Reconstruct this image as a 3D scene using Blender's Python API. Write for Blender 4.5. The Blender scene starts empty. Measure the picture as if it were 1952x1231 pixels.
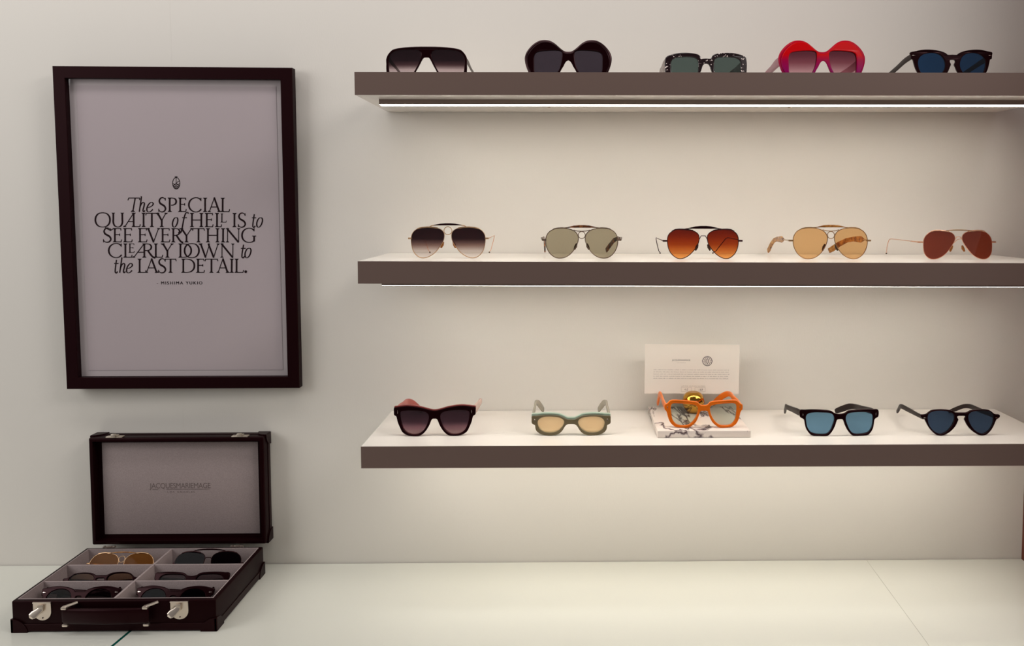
import bpy, bmesh, math, random
from mathutils import Vector, Matrix, noise
random.seed(4)
C = bpy.context.scene.collection
S = bpy.context.scene

# ------------------------------------------------------------------ camera, world, lights, exposure
cam_d = bpy.data.cameras.new('camera'); cam = bpy.data.objects.new('camera', cam_d); C.objects.link(cam); S.camera = cam
F_PX, PX, PY, YAW, PITCH = 1540.0, 1099.66, 490.66, 0.00881, 0.06361
cam_d.sensor_fit = 'HORIZONTAL'; cam_d.sensor_width = 36.0; cam_d.lens = 36.0 * F_PX / 1952.0
cam_d.shift_x = -(PX - 976.0) / 1952.0; cam_d.shift_y = (PY - 615.5) / 1952.0
cam_d.clip_start = 0.02
cam.location = (0, -1.64, 0)
cam.rotation_euler = (math.pi / 2 - PITCH, 0, -YAW)

V = S.view_settings
V.view_transform = 'Standard'; V.look = 'None'; V.gamma = 1.0; V.exposure = 0.0
try: V.use_curve_mapping = False
except Exception: pass
W = bpy.data.worlds.new('showroom'); S.world = W; W.use_nodes = True
bg = W.node_tree.nodes['Background']; bg.inputs[0].default_value = (1.0, 0.93, 0.92, 1); bg.inputs[1].default_value = 0.13

def area(name, loc, target, sx, sy, power, col, spread=180):
    L = bpy.data.lights.new(name, 'AREA'); L.shape = 'RECTANGLE'; L.size = sx; L.size_y = sy; L.energy = power; L.color = col
    L.spread = math.radians(spread)
    o = bpy.data.objects.new(name, L); C.objects.link(o); o.location = loc
    o.rotation_euler = (Vector(target) - Vector(loc)).to_track_quat('-Z', 'Y').to_euler()
    return o
area('ceiling_and_fill_light', (1.45, -1.25, 1.20), (0.5, 0.0, 0.2), 1.0, 0.5, 16.5, (1.0, 0.95, 0.915))
area('ceiling_and_fill_light', (-2.30, -1.20, 0.60), (-1.0, 0.0, -0.2), 1.3, 1.3, 19.0, (0.99, 0.985, 0.965))  # fill lamp well below the ceiling, added to brighten the left of the wall
area('ceiling_and_fill_light', (-0.55, -0.55, 1.22), (-0.5, 0.0, 0.5), 1.7, 0.22, 8.4, (1.0, 0.965, 0.95))

LED_COL = (1.0, 0.94, 0.845)
LED_STRENGTH = 17.5
LED_LOW_STRENGTH = 9.6

# ------------------------------------------------------------------ materials
def lin(c):
    return tuple(((v / 255) / 12.92 if v / 255 <= 0.04045 else ((v / 255 + 0.055) / 1.055) ** 2.4) for v in c)
def new_mat(name):
    m = bpy.data.materials.new(name); m.use_nodes = True
    return m, m.node_tree, m.node_tree.nodes['Principled BSDF']
def pr(name, rgb, rough=0.5, metal=0.0, spec=0.5, coat=0.0, linear=False):
    m, t, b = new_mat(name)
    c = rgb if linear else lin(rgb)
    b.inputs['Base Color'].default_value = (*c, 1); b.inputs['Roughness'].default_value = rough
    b.inputs['Metallic'].default_value = metal; b.inputs['Specular IOR Level'].default_value = spec
    b.inputs['Coat Weight'].default_value = coat
    return m
def tint(m, c=(1.0, 0.5, 0.54)):
    m.node_tree.nodes['Principled BSDF'].inputs['Specular Tint'].default_value = (*c, 1)
    return m
def bumped(m, scale, strength, detail=3.0, dist=0.001, stretch=None):
    t = m.node_tree; b = t.nodes['Principled BSDF']
    tc = t.nodes.new('ShaderNodeTexCoord'); n = t.nodes.new('ShaderNodeTexNoise'); bp = t.nodes.new('ShaderNodeBump')
    n.inputs['Scale'].default_value = scale; n.inputs['Detail'].default_value = detail
    bp.inputs['Strength'].default_value = strength; bp.inputs['Distance'].default_value = dist
    if stretch:
        mp = t.nodes.new('ShaderNodeMapping'); mp.inputs['Scale'].default_value = stretch
        t.links.new(tc.outputs['Object'], mp.inputs['Vector']); t.links.new(mp.outputs['Vector'], n.inputs['Vector'])
    else:
        t.links.new(tc.outputs['Object'], n.inputs['Vector'])
    t.links.new(n.outputs['Fac'], bp.inputs['Height']); t.links.new(bp.outputs['Normal'], b.inputs['Normal'])
    return m
def mottled(name, cols, scale, rough=0.3, detail=4.0, distortion=0.0, lo=0.35, hi=0.65, spec=0.5):
    """procedural colour mix through a noise ramp; cols = list of (pos, rgb)"""
    m, t, b = new_mat(name)
    tc = t.nodes.new('ShaderNodeTexCoord'); n = t.nodes.new('ShaderNodeTexNoise'); r = t.nodes.new('ShaderNodeValToRGB')
    n.inputs['Scale'].default_value = scale; n.inputs['Detail'].default_value = detail; n.inputs['Distortion'].default_value = distortion
    els = r.color_ramp.elements
    while len(els) < len(cols): els.new(0.5)
    for e, (p, c) in zip(els, cols): e.position = p; e.color = (*lin(c), 1)
    t.links.new(tc.outputs['Object'], n.inputs['Vector']); t.links.new(n.outputs['Fac'], r.inputs['Fac'])
    t.links.new(r.outputs['Color'], b.inputs['Base Color']); b.inputs['Roughness'].default_value = rough
    b.inputs['Specular IOR Level'].default_value = spec
    return m
def gradient(name, stops, z0, z1, rough=0.25, transl=0.0):
    """acetate whose own colour changes over its height"""
    m, t, b = new_mat(name)
    r = ramp_z(t, stops, z0, z1)
    t.links.new(r.outputs['Color'], b.inputs['Base Color']); b.inputs['Roughness'].default_value = rough
    b.inputs['Transmission Weight'].default_value = transl
    return m
def ramp_z(t, stops, z0, z1):
    tc = t.nodes.new('ShaderNodeTexCoord'); sp = t.nodes.new('ShaderNodeSeparateXYZ'); mr = t.nodes.new('ShaderNodeMapRange')
    r = t.nodes.new('ShaderNodeValToRGB')
    mr.inputs['From Min'].default_value = z0; mr.inputs['From Max'].default_value = z1
    els = r.color_ramp.elements
    while len(els) < len(stops): els.new(0.5)
    for e, (p, c) in zip(els, stops): e.position = p; e.color = (*c, 1)
    t.links.new(tc.outputs['Object'], sp.inputs[0]); t.links.new(sp.outputs['Z'], mr.inputs['Value'])
    t.links.new(mr.outputs['Result'], r.inputs['Fac'])
    return r
def lens_mat(name, stops, z0=0.0, z1=0.06, refl=0.10, mirror=None, mirror_amt=0.0):
    """tinted see-through lens: stops = (height 0..1, linear transmittance of the whole lens)"""
    m = bpy.data.materials.new(name); m.use_nodes = True; t = m.node_tree; t.nodes.clear()
    out = t.nodes.new('ShaderNodeOutputMaterial'); tr = t.nodes.new('ShaderNodeBsdfTransparent')
    gl = t.nodes.new('ShaderNodeBsdfGlossy'); gl.inputs['Roughness'].default_value = 0.02
    gl.inputs['Color'].default_value = (*(mirror or (1, 1, 1)), 1)
    fr = t.nodes.new('ShaderNodeFresnel'); fr.inputs['IOR'].default_value = 1.5
    mx = t.nodes.new('ShaderNodeMixShader')
    stops = [(p, tuple(math.sqrt(max(v, 0)) for v in c)) for p, c in stops]       # two faces are crossed
    if len(stops) > 1:
        r = ramp_z(t, stops, z0, z1); t.links.new(r.outputs['Color'], tr.inputs['Color'])
    else:
        tr.inputs['Color'].default_value = (*stops[0][1], 1)
    if mirror_amt > 0:
        df = t.nodes.new('ShaderNodeBsdfDiffuse'); df.inputs['Color'].default_value = (*mirror, 1)
        m2 = t.nodes.new('ShaderNodeMixShader'); m2.inputs[0].default_value = mirror_amt
        t.links.new(tr.outputs[0], m2.inputs[1]); t.links.new(df.outputs[0], m2.inputs[2]); src = m2
        gl.inputs['Color'].default_value = (1, 1, 1, 1)
    else: src = tr
    ad = t.nodes.new('ShaderNodeMath'); ad.operation = 'MULTIPLY'; ad.inputs[1].default_value = refl / 0.04
    t.links.new(fr.outputs[0], ad.inputs[0]); ad.use_clamp = True
    ge = t.nodes.new('ShaderNodeNewGeometry'); fb = t.nodes.new('ShaderNodeMath'); fb.operation = 'SUBTRACT'; fb.inputs[0].default_value = 1.0
    t.links.new(ge.outputs['Backfacing'], fb.inputs[1]); m3 = t.nodes.new('ShaderNodeMath'); m3.operation = 'MULTIPLY'
    t.links.new(ad.outputs[0], m3.inputs[0]); t.links.new(fb.outputs[0], m3.inputs[1])
    t.links.new(m3.outputs[0], mx.inputs[0]); t.links.new(src.outputs[0], mx.inputs[1]); t.links.new(gl.outputs[0], mx.inputs[2])
    t.links.new(mx.outputs[0], out.inputs['Surface'])
    return m
def emit(name, col, strength):
    m = bpy.data.materials.new(name); m.use_nodes = True; t = m.node_tree; t.nodes.clear()
    e = t.nodes.new('ShaderNodeEmission'); o = t.nodes.new('ShaderNodeOutputMaterial')
    e.inputs[0].default_value = (*col, 1); e.inputs[1].default_value = strength; t.links.new(e.outputs[0], o.inputs[0])
    return m

OX = (0.0065, 0.0007, 0.0014)            # oxblood black
M = {}
M['wall'] = bumped(pr('wallpaper', (226, 221, 213), 0.75, spec=0.25), 380, 0.22, 2.0, 0.0006, (1, 1, 0.35))
M['brown_wall'] = pr('brown_panel', (104, 46, 30), 0.6)
M['shelf_white'] = pr('white_laminate', (232, 226, 218), 0.22, spec=0.45)
M['fascia'] = pr('taupe_edge', (118, 98, 90), 0.45, spec=0.3)
M['under'] = pr('pale_laminate', (205, 193, 180), 0.5)
M['alu'] = pr('brushed_aluminium', (150, 132, 122), 0.42, metal=0.6)
M['led'] = emit('led_diffuser', LED_COL, LED_STRENGTH)
M['led_low'] = emit('recessed_led_diffuser', LED_COL, LED_LOW_STRENGTH)
M['glass_top'] = pr('white_back_painted_glass', (220, 220, 210), 0.06, spec=0.5)
M['glass_edge'] = pr('green_glass_edge', (14, 78, 68), 0.15)
M['thin_seam'] = pr('grey_seam', (150, 146, 132), 0.4)
M['base'] = pr('white_base', (210, 205, 195), 0.5)
M['frame_black'] = pr('black_wood', (0.0085, 0.0010, 0.0018), 0.5, spec=0.12, linear=True)
M['paper'] = pr('poster_paper', (196, 183, 186), 0.8, spec=0.1)
M['board'] = pr('backing_board', (206, 195, 196), 0.8, spec=0.1)
M['ink'] = pr('black_ink', (0.010, 0.0016, 0.003), 0.6, spec=0.1, linear=True)
M['pane'] = lens_mat('clear_pane', [(0, (0.96, 0.96, 0.96))], refl=0.045)
M['leather'] = bumped(pr('oxblood_leather', (0.0078, 0.0009, 0.0015), 0.42, spec=0.10, linear=True), 900, 0.15, 2.0, 0.0004)
M['leather_soft'] = bumped(pr('oxblood_leather_trim', (0.0095, 0.0012, 0.0019), 0.38, spec=0.14, linear=True), 900, 0.15, 2.0, 0.0004)
M['velour'] = bumped(mottled('grey_velour', [(0.3, (152, 138, 137)), (0.7, (167, 152, 150))], 600, 0.95, 3.0, spec=0.1), 1200, 0.3, 2.0, 0.0004)
M['velour_print'] = pr('pressed_velour', (116, 102, 100), 0.9, spec=0.1)
M['chrome'] = pr('polished_nickel', (226, 212, 198), 0.34, metal=1.0)
M['steel'] = pr('satin_nickel', (206, 194, 180), 0.42, metal=1.0)
M['black'] = pr('black_acetate', OX, 0.20, spec=0.13, linear=True)
M['black_side'] = pr('charcoal_acetate', (34, 22, 20), 0.4, spec=0.25)
M['bevel_black'] = pr('dark_edge_acetate', (26, 9, 13), 0.3, spec=0.35)
M['gold'] = pr('pale_gold', (196, 160, 124), 0.28, metal=1.0)
M['rose_gold'] = pr('rose_gold', (226, 176, 146), 0.28, metal=1.0)
M['gunmetal'] = pr('gunmetal', (112, 92, 80), 0.32, metal=1.0)
M['dark_metal'] = pr('dark_gunmetal', (70, 56, 50), 0.4, metal=0.2)
M['antique'] = pr('antique_gold', (150, 118, 84), 0.30, metal=1.0)
M['black_metal'] = pr('black_metal', (30, 14, 14), 0.35, metal=0.4)
M['amber_pad'] = pr('amber_pad', (150, 92, 40), 0.2)
M['dark_pad'] = pr('dark_pad', (62, 40, 22), 0.2)
M['tortoise'] = mottled('dark_tortoise', [(0.35, (28, 8, 4)), (0.5, (86, 44, 18)), (0.66, (150, 92, 44))], 120, 0.2)
M['amber_tortoise'] = mottled('amber_tortoise', [(0.30, (84, 42, 8)), (0.46, (150, 94, 30)), (0.70, (196, 140, 66))], 130, 0.22)
M['flecked'] = mottled('flecked_black', [(0.58, (24, 4, 8)), (0.645, (30, 10, 12)), (0.665, (214, 200, 196)), (0.72, (224, 210, 204))], 260, 0.25, 1.0)
M['flecked_side'] = mottled('flecked_taupe', [(0.58, (112, 92, 86)), (0.64, (116, 96, 90)), (0.68, (220, 205, 200))], 230, 0.3, 1.0)
M['white_metal'] = pr('silver_rivet', (214, 200, 190), 0.2, metal=1.0)
M['orange'] = pr('orange_acetate', (222, 106, 4), 0.28, spec=0.4)
M['orange'].node_tree.nodes['Principled BSDF'].inputs['Subsurface Weight'].default_value = 0.0
M['orange'].node_tree.nodes['Principled BSDF'].inputs['Subsurface Scale'].default_value = 0.004
M['sage'] = pr('sage_acetate', (158, 176, 158), 0.3)
M['sage_clear'] = pr('smoky_sage', (148, 140, 124), 0.25)
M['olive'] = bumped(pr('olive_acetate', (104, 92, 66), 0.4), 500, 0.1)
M['brick'] = pr('brick_red_acetate', (124, 42, 38), 0.3)
M['brick_soft'] = pr('faded_brick_acetate', (164, 82, 74), 0.35)
M['rose_clear'] = pr('pale_rose_acetate', (206, 172, 160), 0.2)
M['two_red'] = gradient('red_to_magenta_acetate', [(0.0, lin((70, 8, 44))), (0.22, lin((132, 8, 82))), (0.46, lin((150, 4, 60))), (0.60, lin((196, 2, 12))), (1.0, lin((208, 3, 8)))], 0.0, 0.072)
M['pink_rim'] = gradient('pink_rim_acetate', [(0.0, lin((110, 10, 70))), (0.55, lin((170, 8, 50))), (1.0, lin((190, 10, 34)))], 0.0, 0.072)
for k_ in ('two_red', 'pink_rim'): M[k_].node_tree.nodes['Principled BSDF'].inputs['Specular IOR Level'].default_value = 0.12
M['mauve'] = pr('mauve_acetate', (150, 92, 104), 0.3)
M['brass'] = pr('polished_brass', (206, 154, 62), 0.13, metal=1.0)
M['brass_dark'] = pr('engraved_brass', (84, 54, 14), 0.35, metal=1.0)
M['card'] = pr('white_card', (232, 224, 214), 0.8, spec=0.1)
M['grey_print'] = pr('grey_print', (128, 120, 120), 0.8, spec=0.1)
M['mid_print'] = pr('mid_grey_print', (150, 141, 138), 0.8, spec=0.1)
M['pale_print'] = pr('pale_grey_print', (176, 166, 158), 0.8, spec=0.1)
m, t, b = new_mat('veined_marble')
tc = t.nodes.new('ShaderNodeTexCoord'); mp = t.nodes.new('ShaderNodeMapping'); mp.inputs['Location'].default_value = (0.31, 0.12, 0.05); mp.inputs['Rotation'].default_value = (0.2, 0.5, 0.75); mp.inputs['Scale'].default_value = (1.7, 0.55, 0.8)
n1 = t.nodes.new('ShaderNodeTexNoise'); n1.inputs['Scale'].default_value = 8; n1.inputs['Detail'].default_value = 6; n1.inputs['Distortion'].default_value = 1.3
ab = t.nodes.new('ShaderNodeMath'); ab.operation = 'SUBTRACT'; ab.inputs[1].default_value = 0.5
ab2 = t.nodes.new('ShaderNodeMath'); ab2.operation = 'ABSOLUTE'
rp = t.nodes.new('ShaderNodeValToRGB'); e = rp.color_ramp.elements
e[0].position = 0.0; e[0].color = (*lin((58, 44, 46)), 1); e[1].position = 0.030; e[1].color = (*lin((226, 214, 204)), 1)
x = e.new(0.008); x.color = (*lin((128, 112, 112)), 1)
t.links.new(tc.outputs['Object'], mp.inputs[0]); t.links.new(mp.outputs[0], n1.inputs['Vector']); t.links.new(n1.outputs['Fac'], ab.inputs[0])
t.links.new(ab.outputs[0], ab2.inputs[0]); t.links.new(ab2.outputs[0], rp.inputs['Fac']); t.links.new(rp.outputs['Color'], b.inputs['Base Color'])
b.inputs['Roughness'].default_value = 0.15
M['marble'] = m

for k_ in ('frame_black', 'leather', 'leather_soft', 'black', 'ink', 'black_metal', 'bevel_black'): tint(M[k_])

# ------------------------------------------------------------------ helpers
def tag(o, label=None, cat=None, group=None, kind=None):
    if label: o['label'] = label
    if cat: o['category'] = cat
    if group: o['group'] = group
    if kind: o['kind'] = kind
    return o
def empty(name, loc, rot=(0, 0, 0), parent=None):
    o = bpy.data.objects.new(name, None); C.objects.link(o); o.location = loc; o.rotation_euler = rot
    o.empty_display_size = 0.02; o.parent = parent
    return o
def mesh_obj(name, me, m, parent=None, smooth=None):
    if m is not None:
        me.materials.clear(); me.materials.append(m)
    if smooth is not None:
        for p in me.polygons: p.use_smooth = True
        me.set_sharp_from_angle(angle=math.radians(smooth))
    o = bpy.data.objects.new(name, me); C.objects.link(o); o.parent = parent
    return o
def bm_obj(name, bm, m, parent=None, smooth=None):
    me = bpy.data.meshes.new(name); bm.normal_update(); bm.to_mesh(me); bm.free()
    return mesh_obj(name, me, m, parent, smooth)
def add_box(bm, x0, x1, y0, y1, z0, z1, bevel=0.0, seg=2):
    vs = [bm.verts.new((x, y, z)) for x in (x0, x1) for y in (y0, y1) for z in (z0, z1)]
    idx = [(0, 1, 3, 2), (4, 6, 7, 5), (0, 4, 5, 1), (2, 3, 7, 6), (0, 2, 6, 4), (1, 5, 7, 3)]
    fs = [bm.faces.new([vs[i] for i in q]) for q in idx]
    if bevel > 0:
        es = list({e for f in fs for e in f.edges})
        bmesh.ops.bevel(bm, geom=es, offset=bevel, segments=seg, profile=0.5, affect='EDGES')
    return fs
def box(name, x0, x1, y0, y1, z0, z1, m, parent=None, bevel=0.0, seg=2):
    bm = bmesh.new(); add_box(bm, x0, x1, y0, y1, z0, z1, bevel, seg)
    return bm_obj(name, bm, m, parent, 40 if bevel else None)
def catmull(pts, n=4, closed=True):
    out = []; L = len(pts)
    rng = range(L) if closed else range(L - 1)
    for i in rng:
        if closed: p0, p1, p2, p3 = pts[i - 1], pts[i], pts[(i + 1) % L], pts[(i + 2) % L]
        else: p0, p1, p2, p3 = pts[max(i - 1, 0)], pts[i], pts[i + 1], pts[min(i + 2, L - 1)]
        p0, p1, p2, p3 = Vector(p0), Vector(p1), Vector(p2), Vector(p3)
        d0 = max((p1 - p0).length, 1e-9) ** .5; d1 = max((p2 - p1).length, 1e-9) ** .5; d2 = max((p3 - p2).length, 1e-9) ** .5
        m1 = (p2 - p1) if d0 < 1e-4 else ((p1 - p0) / d0 - (p2 - p0) / (d0 + d1) + (p2 - p1) / d1) * d1
        m2 = (p2 - p1) if d2 < 1e-4 else ((p2 - p1) / d1 - (p3 - p1) / (d1 + d2) + (p3 - p2) / d2) * d1
        for k in range(n):
            u = k / n; u2 = u * u; u3 = u2 * u
            out.append((2 * u3 - 3 * u2 + 1) * p1 + (u3 - 2 * u2 + u) * m1 + (-2 * u3 + 3 * u2) * p2 + (u3 - u2) * m2)
    if not closed: out.append(Vector(pts[-1]))
    return out
def plate_mesh(name, loops, thick, bevel, res=2):
    """flat outline with holes (x, z) turned into a solid plate, front face towards -y, centred on y = 0"""
    cu = bpy.data.curves.new(name, 'CURVE'); cu.dimensions = '2D'; cu.fill_mode = 'BOTH'
    cu.extrude = max(thick / 2 - bevel, 1e-5); cu.bevel_depth = bevel; cu.bevel_resolution = res; cu.offset = -bevel
    for lp in loops:
        sp = cu.splines.new('POLY'); sp.points.add(len(lp) - 1); sp.use_cyclic_u = True
        for q, p in zip(sp.points, lp): q.co = (p[0], p[1], 0, 1)
    ob = bpy.data.objects.new(name, cu); me = bpy.data.meshes.new_from_object(ob)
    bpy.data.objects.remove(ob); bpy.data.curves.remove(cu)
    me.transform(Matrix(((1, 0, 0, 0), (0, 0, -1, 0), (0, 1, 0, 0), (0, 0, 0, 1))))   # (x,y,z)->(x,-z,y)
    return me
def warp(me, fn):
    for v in me.vertices: v.co = fn(v.co)
def tube_mesh(name, pts, r, closed=False, res=2):
    cu = bpy.data.curves.new(name, 'CURVE'); cu.dimensions = '3D'; cu.bevel_depth = r; cu.bevel_resolution = res; cu.use_fill_caps = True
    sp = cu.splines.new('POLY'); sp.points.add(len(pts) - 1); sp.use_cyclic_u = closed
    for q, p in zip(sp.points, pts): q.co = (*p, 1)
    ob = bpy.data.objects.new(name, cu); me = bpy.data.meshes.new_from_object(ob)
    bpy.data.objects.remove(ob); bpy.data.curves.remove(cu)
    return me
def join_meshes(name, mes):
    bm = bmesh.new()
    for me in mes: bm.from_mesh(me)
    out = bpy.data.meshes.new(name); bm.to_mesh(out); bm.free()
    for me in mes: bpy.data.meshes.remove(me)
    return out
def bar_mesh(name, path, sizes, up=None, nseg=10, sq=0.62):
    """loft a rounded-rectangle section (thickness, height) along a path"""
    bm = bmesh.new(); rings = []
    for i, p in enumerate(path):
        p = Vector(p); a = Vector(path[max(i - 1, 0)]); b = Vector(path[min(i + 1, len(path) - 1)])
        tg = (b - a).normalized()
        side = tg.cross(Vector(up or (0, 0, 1))).normalized(); u2 = side.cross(tg).normalized()
        th, hh = sizes[i]
        ring = []
        for k in range(nseg * 2):
            an = math.pi * k / nseg
            cx = math.copysign(abs(math.cos(an)) ** sq, math.cos(an)); sy = math.copysign(abs(math.sin(an)) ** sq, math.sin(an))
            ring.append(bm.verts.new(p + side * (cx * th / 2) + u2 * (sy * hh / 2)))
        rings.append(ring)
    for r0, r1 in zip(rings, rings[1:]):
        for k in range(len(r0)):
            bm.faces.new((r0[k], r0[(k + 1) % len(r0)], r1[(k + 1) % len(r0)], r1[k]))
    bm.faces.new(list(reversed(rings[0]))); bm.faces.new(rings[-1])
    bmesh.ops.recalc_face_normals(bm, faces=bm.faces)
    me = bpy.data.meshes.new(name); bm.to_mesh(me); bm.free()
    return me
def ball_mesh(name, c, r, sx=1, sy=1, sz=1):
    bm = bmesh.new(); bmesh.ops.create_uvsphere(bm, u_segments=12, v_segments=8, radius=r)
    for v in bm.verts: v.co = Vector((v.co.x * sx + c[0], v.co.y * sy + c[1], v.co.z * sz + c[2]))
    me = bpy.data.meshes.new(name); bm.to_mesh(me); bm.free()
    return me
def text_mesh(name, body, height, width=None, extrude=0.0, spacing=1.0, align='CENTER', bold=0.0):
    cu = bpy.data.curves.new(name, 'FONT'); cu.body = body; cu.size = 1.0; cu.align_x = align; cu.space_character = spacing
    cu.extrude = 0.0; cu.offset = bold
    ob = bpy.data.objects.new(name, cu); me = bpy.data.meshes.new_from_object(ob)
    bpy.data.objects.remove(ob); bpy.data.curves.remove(cu)
    xs = [v.co.x for v in me.vertices]; ys = [v.co.y for v in me.vertices]
    w = max(xs) - min(xs); cx = (max(xs) + min(xs)) / 2; y0 = min(ys); h = max(ys) - y0
    sy = height / h; sx = width / w if width else sy
    for v in me.vertices: v.co = Vector(((v.co.x - cx) * sx, 0, (v.co.y - y0) * sy))
    return me

# ------------------------------------------------------------------ setting
ZC = -0.7391                 # counter level under the middle of the shelves
TILT = 0.003                 # the counter runs a touch uphill to the right
X_WALL = 0.9454
box('wall_back', -1.75, X_WALL, 0.0, 0.06, -1.62, 1.25, M['wall'])['kind'] = 'structure'
box('wall_right', X_WALL, X_WALL + 0.05, -0.43, 0.06, -1.62, 1.25, M['brown_wall'])['kind'] = 'structure'
seam = box('trim_1', -0.7940, -0.7933, -0.00012, 0.001, -0.735, 1.24, M['wall']); seam['kind'] = 'structure'

ctr = empty('counter', (0.12, 0, ZC), (0, -TILT, 0))
tag(ctr, 'long white glossy glass counter top with a green edged joint below the briefcase', 'counter')
def panel(name, x0f, x1f, x0b, x1b, m, z0, z1, yf, yb):
    bm = bmesh.new()
    v = [bm.verts.new(p) for p in ((x0f, yf, z0), (x1f, yf, z0), (x1b, yb, z0), (x0b, yb, z0), (x0f, yf, z1), (x1f, yf, z1), (x1b, yb, z1), (x0b, yb, z1))]
    for q in ((3, 2, 1, 0), (4, 5, 6, 7), (0, 1, 5, 4), (1, 2, 6, 5), (2, 3, 7, 6), (3, 0, 4, 7)): bm.faces.new([v[i] for i in q])
    return bm_obj(name, bm, m, ctr)
YF = -0.52
xo = -0.12
panel('glass_panel', -1.75 + xo, -0.7944 + xo, -1.75 + xo, -0.7494 + xo, M['glass_top'], -0.008, 0, YF, -0.002)
panel('glass_panel', -0.7890 + xo, 0.5945 + xo, -0.7440 + xo, 0.6190 + xo, M['glass_top'], -0.008, 0, YF, -0.002)
panel('glass_panel', 0.5953 + xo, X_WALL + xo - 0.001, 0.6196 + xo, X_WALL + xo - 0.001, M['glass_top'], -0.008, 0, YF, -0.002)
panel('glass_joint', -0.7943 + xo, -0.7891 + xo, -0.7493 + xo, -0.7441 + xo, M['glass_edge'], -0.008, -0.0002, YF, -0.002)
panel('glass_joint', 0.59455 + xo, 0.59525 + xo, 0.61905 + xo, 0.61955 + xo, M['thin_seam'], -0.008, -0.0003, YF, -0.002)
box('counter_base', -1.75 + xo, X_WALL + xo - 0.001, YF + 0.004, -0.003, -0.80, -0.0081, M['base'], ctr)
def counter_z(x): return ZC + TILT * (x - 0.12)

XL, XR, DEP, TH = -0.3657, 0.8615, 0.2475, 0.0389
Z1, Z2, Z3 = 0.2275, -0.0970, -0.4190
def shelf(zt, rot, label, led, xr=XR):
    cx = 0.25
    r = empty('wall_shelf', (cx, 0, zt), (0, rot, 0)); tag(r, label, 'shelf')
    a, b = XL - cx, xr - cx
    box('shelf_board', a, b, -DEP + 0.0012, -0.0015, -TH, 0.0, M['shelf_white'], r, 0.0006, 1)
    box('front_edge', a, b, -DEP, -DEP + 0.0013, -TH, -0.0002, M['fascia'], r)
    if led == 'bar':
        p = box('led_bar', -0.338 - cx, b - 0.012, -0.1905, -0.1650, -TH - 0.0086, -TH, M['alu'], r)
        box('diffuser', -0.3375 - cx, b - 0.0125, -0.1895, -0.1660, -TH - 0.0090, -TH - 0.0086, M['led'], p)
        for sx in (0.02, 0.48):
            bm = bmesh.new(); bmesh.ops.create_cone(bm, cap_ends=True, segments=12, radius1=0.003, radius2=0.002, depth=0.002)
            for v in bm.verts: v.co += Vector((sx - cx - 0.06, -0.085, -TH - 0.001))
            bm_obj('screw', bm, M['steel'], r)
    else:
        p = box('led_bar', -0.338 - cx, b - 0.012, -0.150, -0.110, -TH - 0.0012, -TH, M['alu'], r)
        box('diffuser', -0.3375 - cx, b - 0.0125, -0.1495, -0.1105, -TH - 0.0020, -TH - 0.0012, M['led_low'], p)
    return r
shelf(Z1, 0.0, 'topmost white wall shelf with a brown front edge and a light bar below', 'bar')
shelf(Z2, 0.0035, 'middle white wall shelf carrying five pairs of aviators', 'bar')
shelf(Z3, -0.0012, 'lowest white wall shelf carrying the marble slab and thick framed glasses', 'flush', XR + 0.016)
def shelf_z(k, x):
    return (Z1, Z2 - 0.0035 * (x - 0.25), Z3 + 0.0012 * (x - 0.25))[k]

# ------------------------------------------------------------------ poster
PW, PH, FD, FW = 0.4621, 0.6385, 0.020, 0.0232
po = empty('framed_poster', (-0.7771, -0.03, -0.0477)); tag(po, 'tall black framed quotation poster hanging on the wall above the briefcase', 'poster')
po.rotation_mode = 'XYZ'; po.rotation_euler = (0.011, 0.0023, 0.0217)
bm = bmesh.new()
def ringpts(w, h, y): return [bm.verts.new((sx * w / 2, y, sz * h / 2)) for sx, sz in ((-1, -1), (1, -1), (1, 1), (-1, 1))]
o0 = ringpts(PW, PH, FD); o1 = ringpts(PW, PH, 0.0012); o2 = ringpts(PW - 0.0024, PH - 0.0024, 0)
i2 = ringpts(PW - 2 * FW + 0.0016, PH - 2 * FW + 0.0016, 0); i1 = ringpts(PW - 2 * FW, PH - 2 * FW, 0.0010); i0 = ringpts(PW - 2 * FW, PH - 2 * FW, FD)
for a, b_ in ((o0, o1), (o1, o2), (o2, i2), (i2, i1), (i1, i0), (i0, o0)):
    for k in range(4): bm.faces.new((a[k], a[(k + 1) % 4], b_[(k + 1) % 4], b_[k]))
bmesh.ops.recalc_face_normals(bm, faces=bm.faces)
bm_obj('picture_frame', bm, M['frame_black'], po)
iw, ih = PW - 2 * FW, PH - 2 * FW
box('backing_board', -iw / 2 - 0.002, iw / 2 + 0.002, 0.0135, 0.0165, -ih / 2 - 0.002, ih / 2 + 0.002, M['board'], po)
sheet = box('printed_sheet', -iw / 2 + 0.014, iw / 2 - 0.013, 0.0128, 0.0134, -ih / 2 + 0.012, ih / 2 - 0.012, M['paper'], po)
box('glass_pane', -iw / 2 - 0.001, iw / 2 + 0.001, 0.0070, 0.0085, -ih / 2 - 0.001, ih / 2 + 0.001, M['pane'], po)

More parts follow.
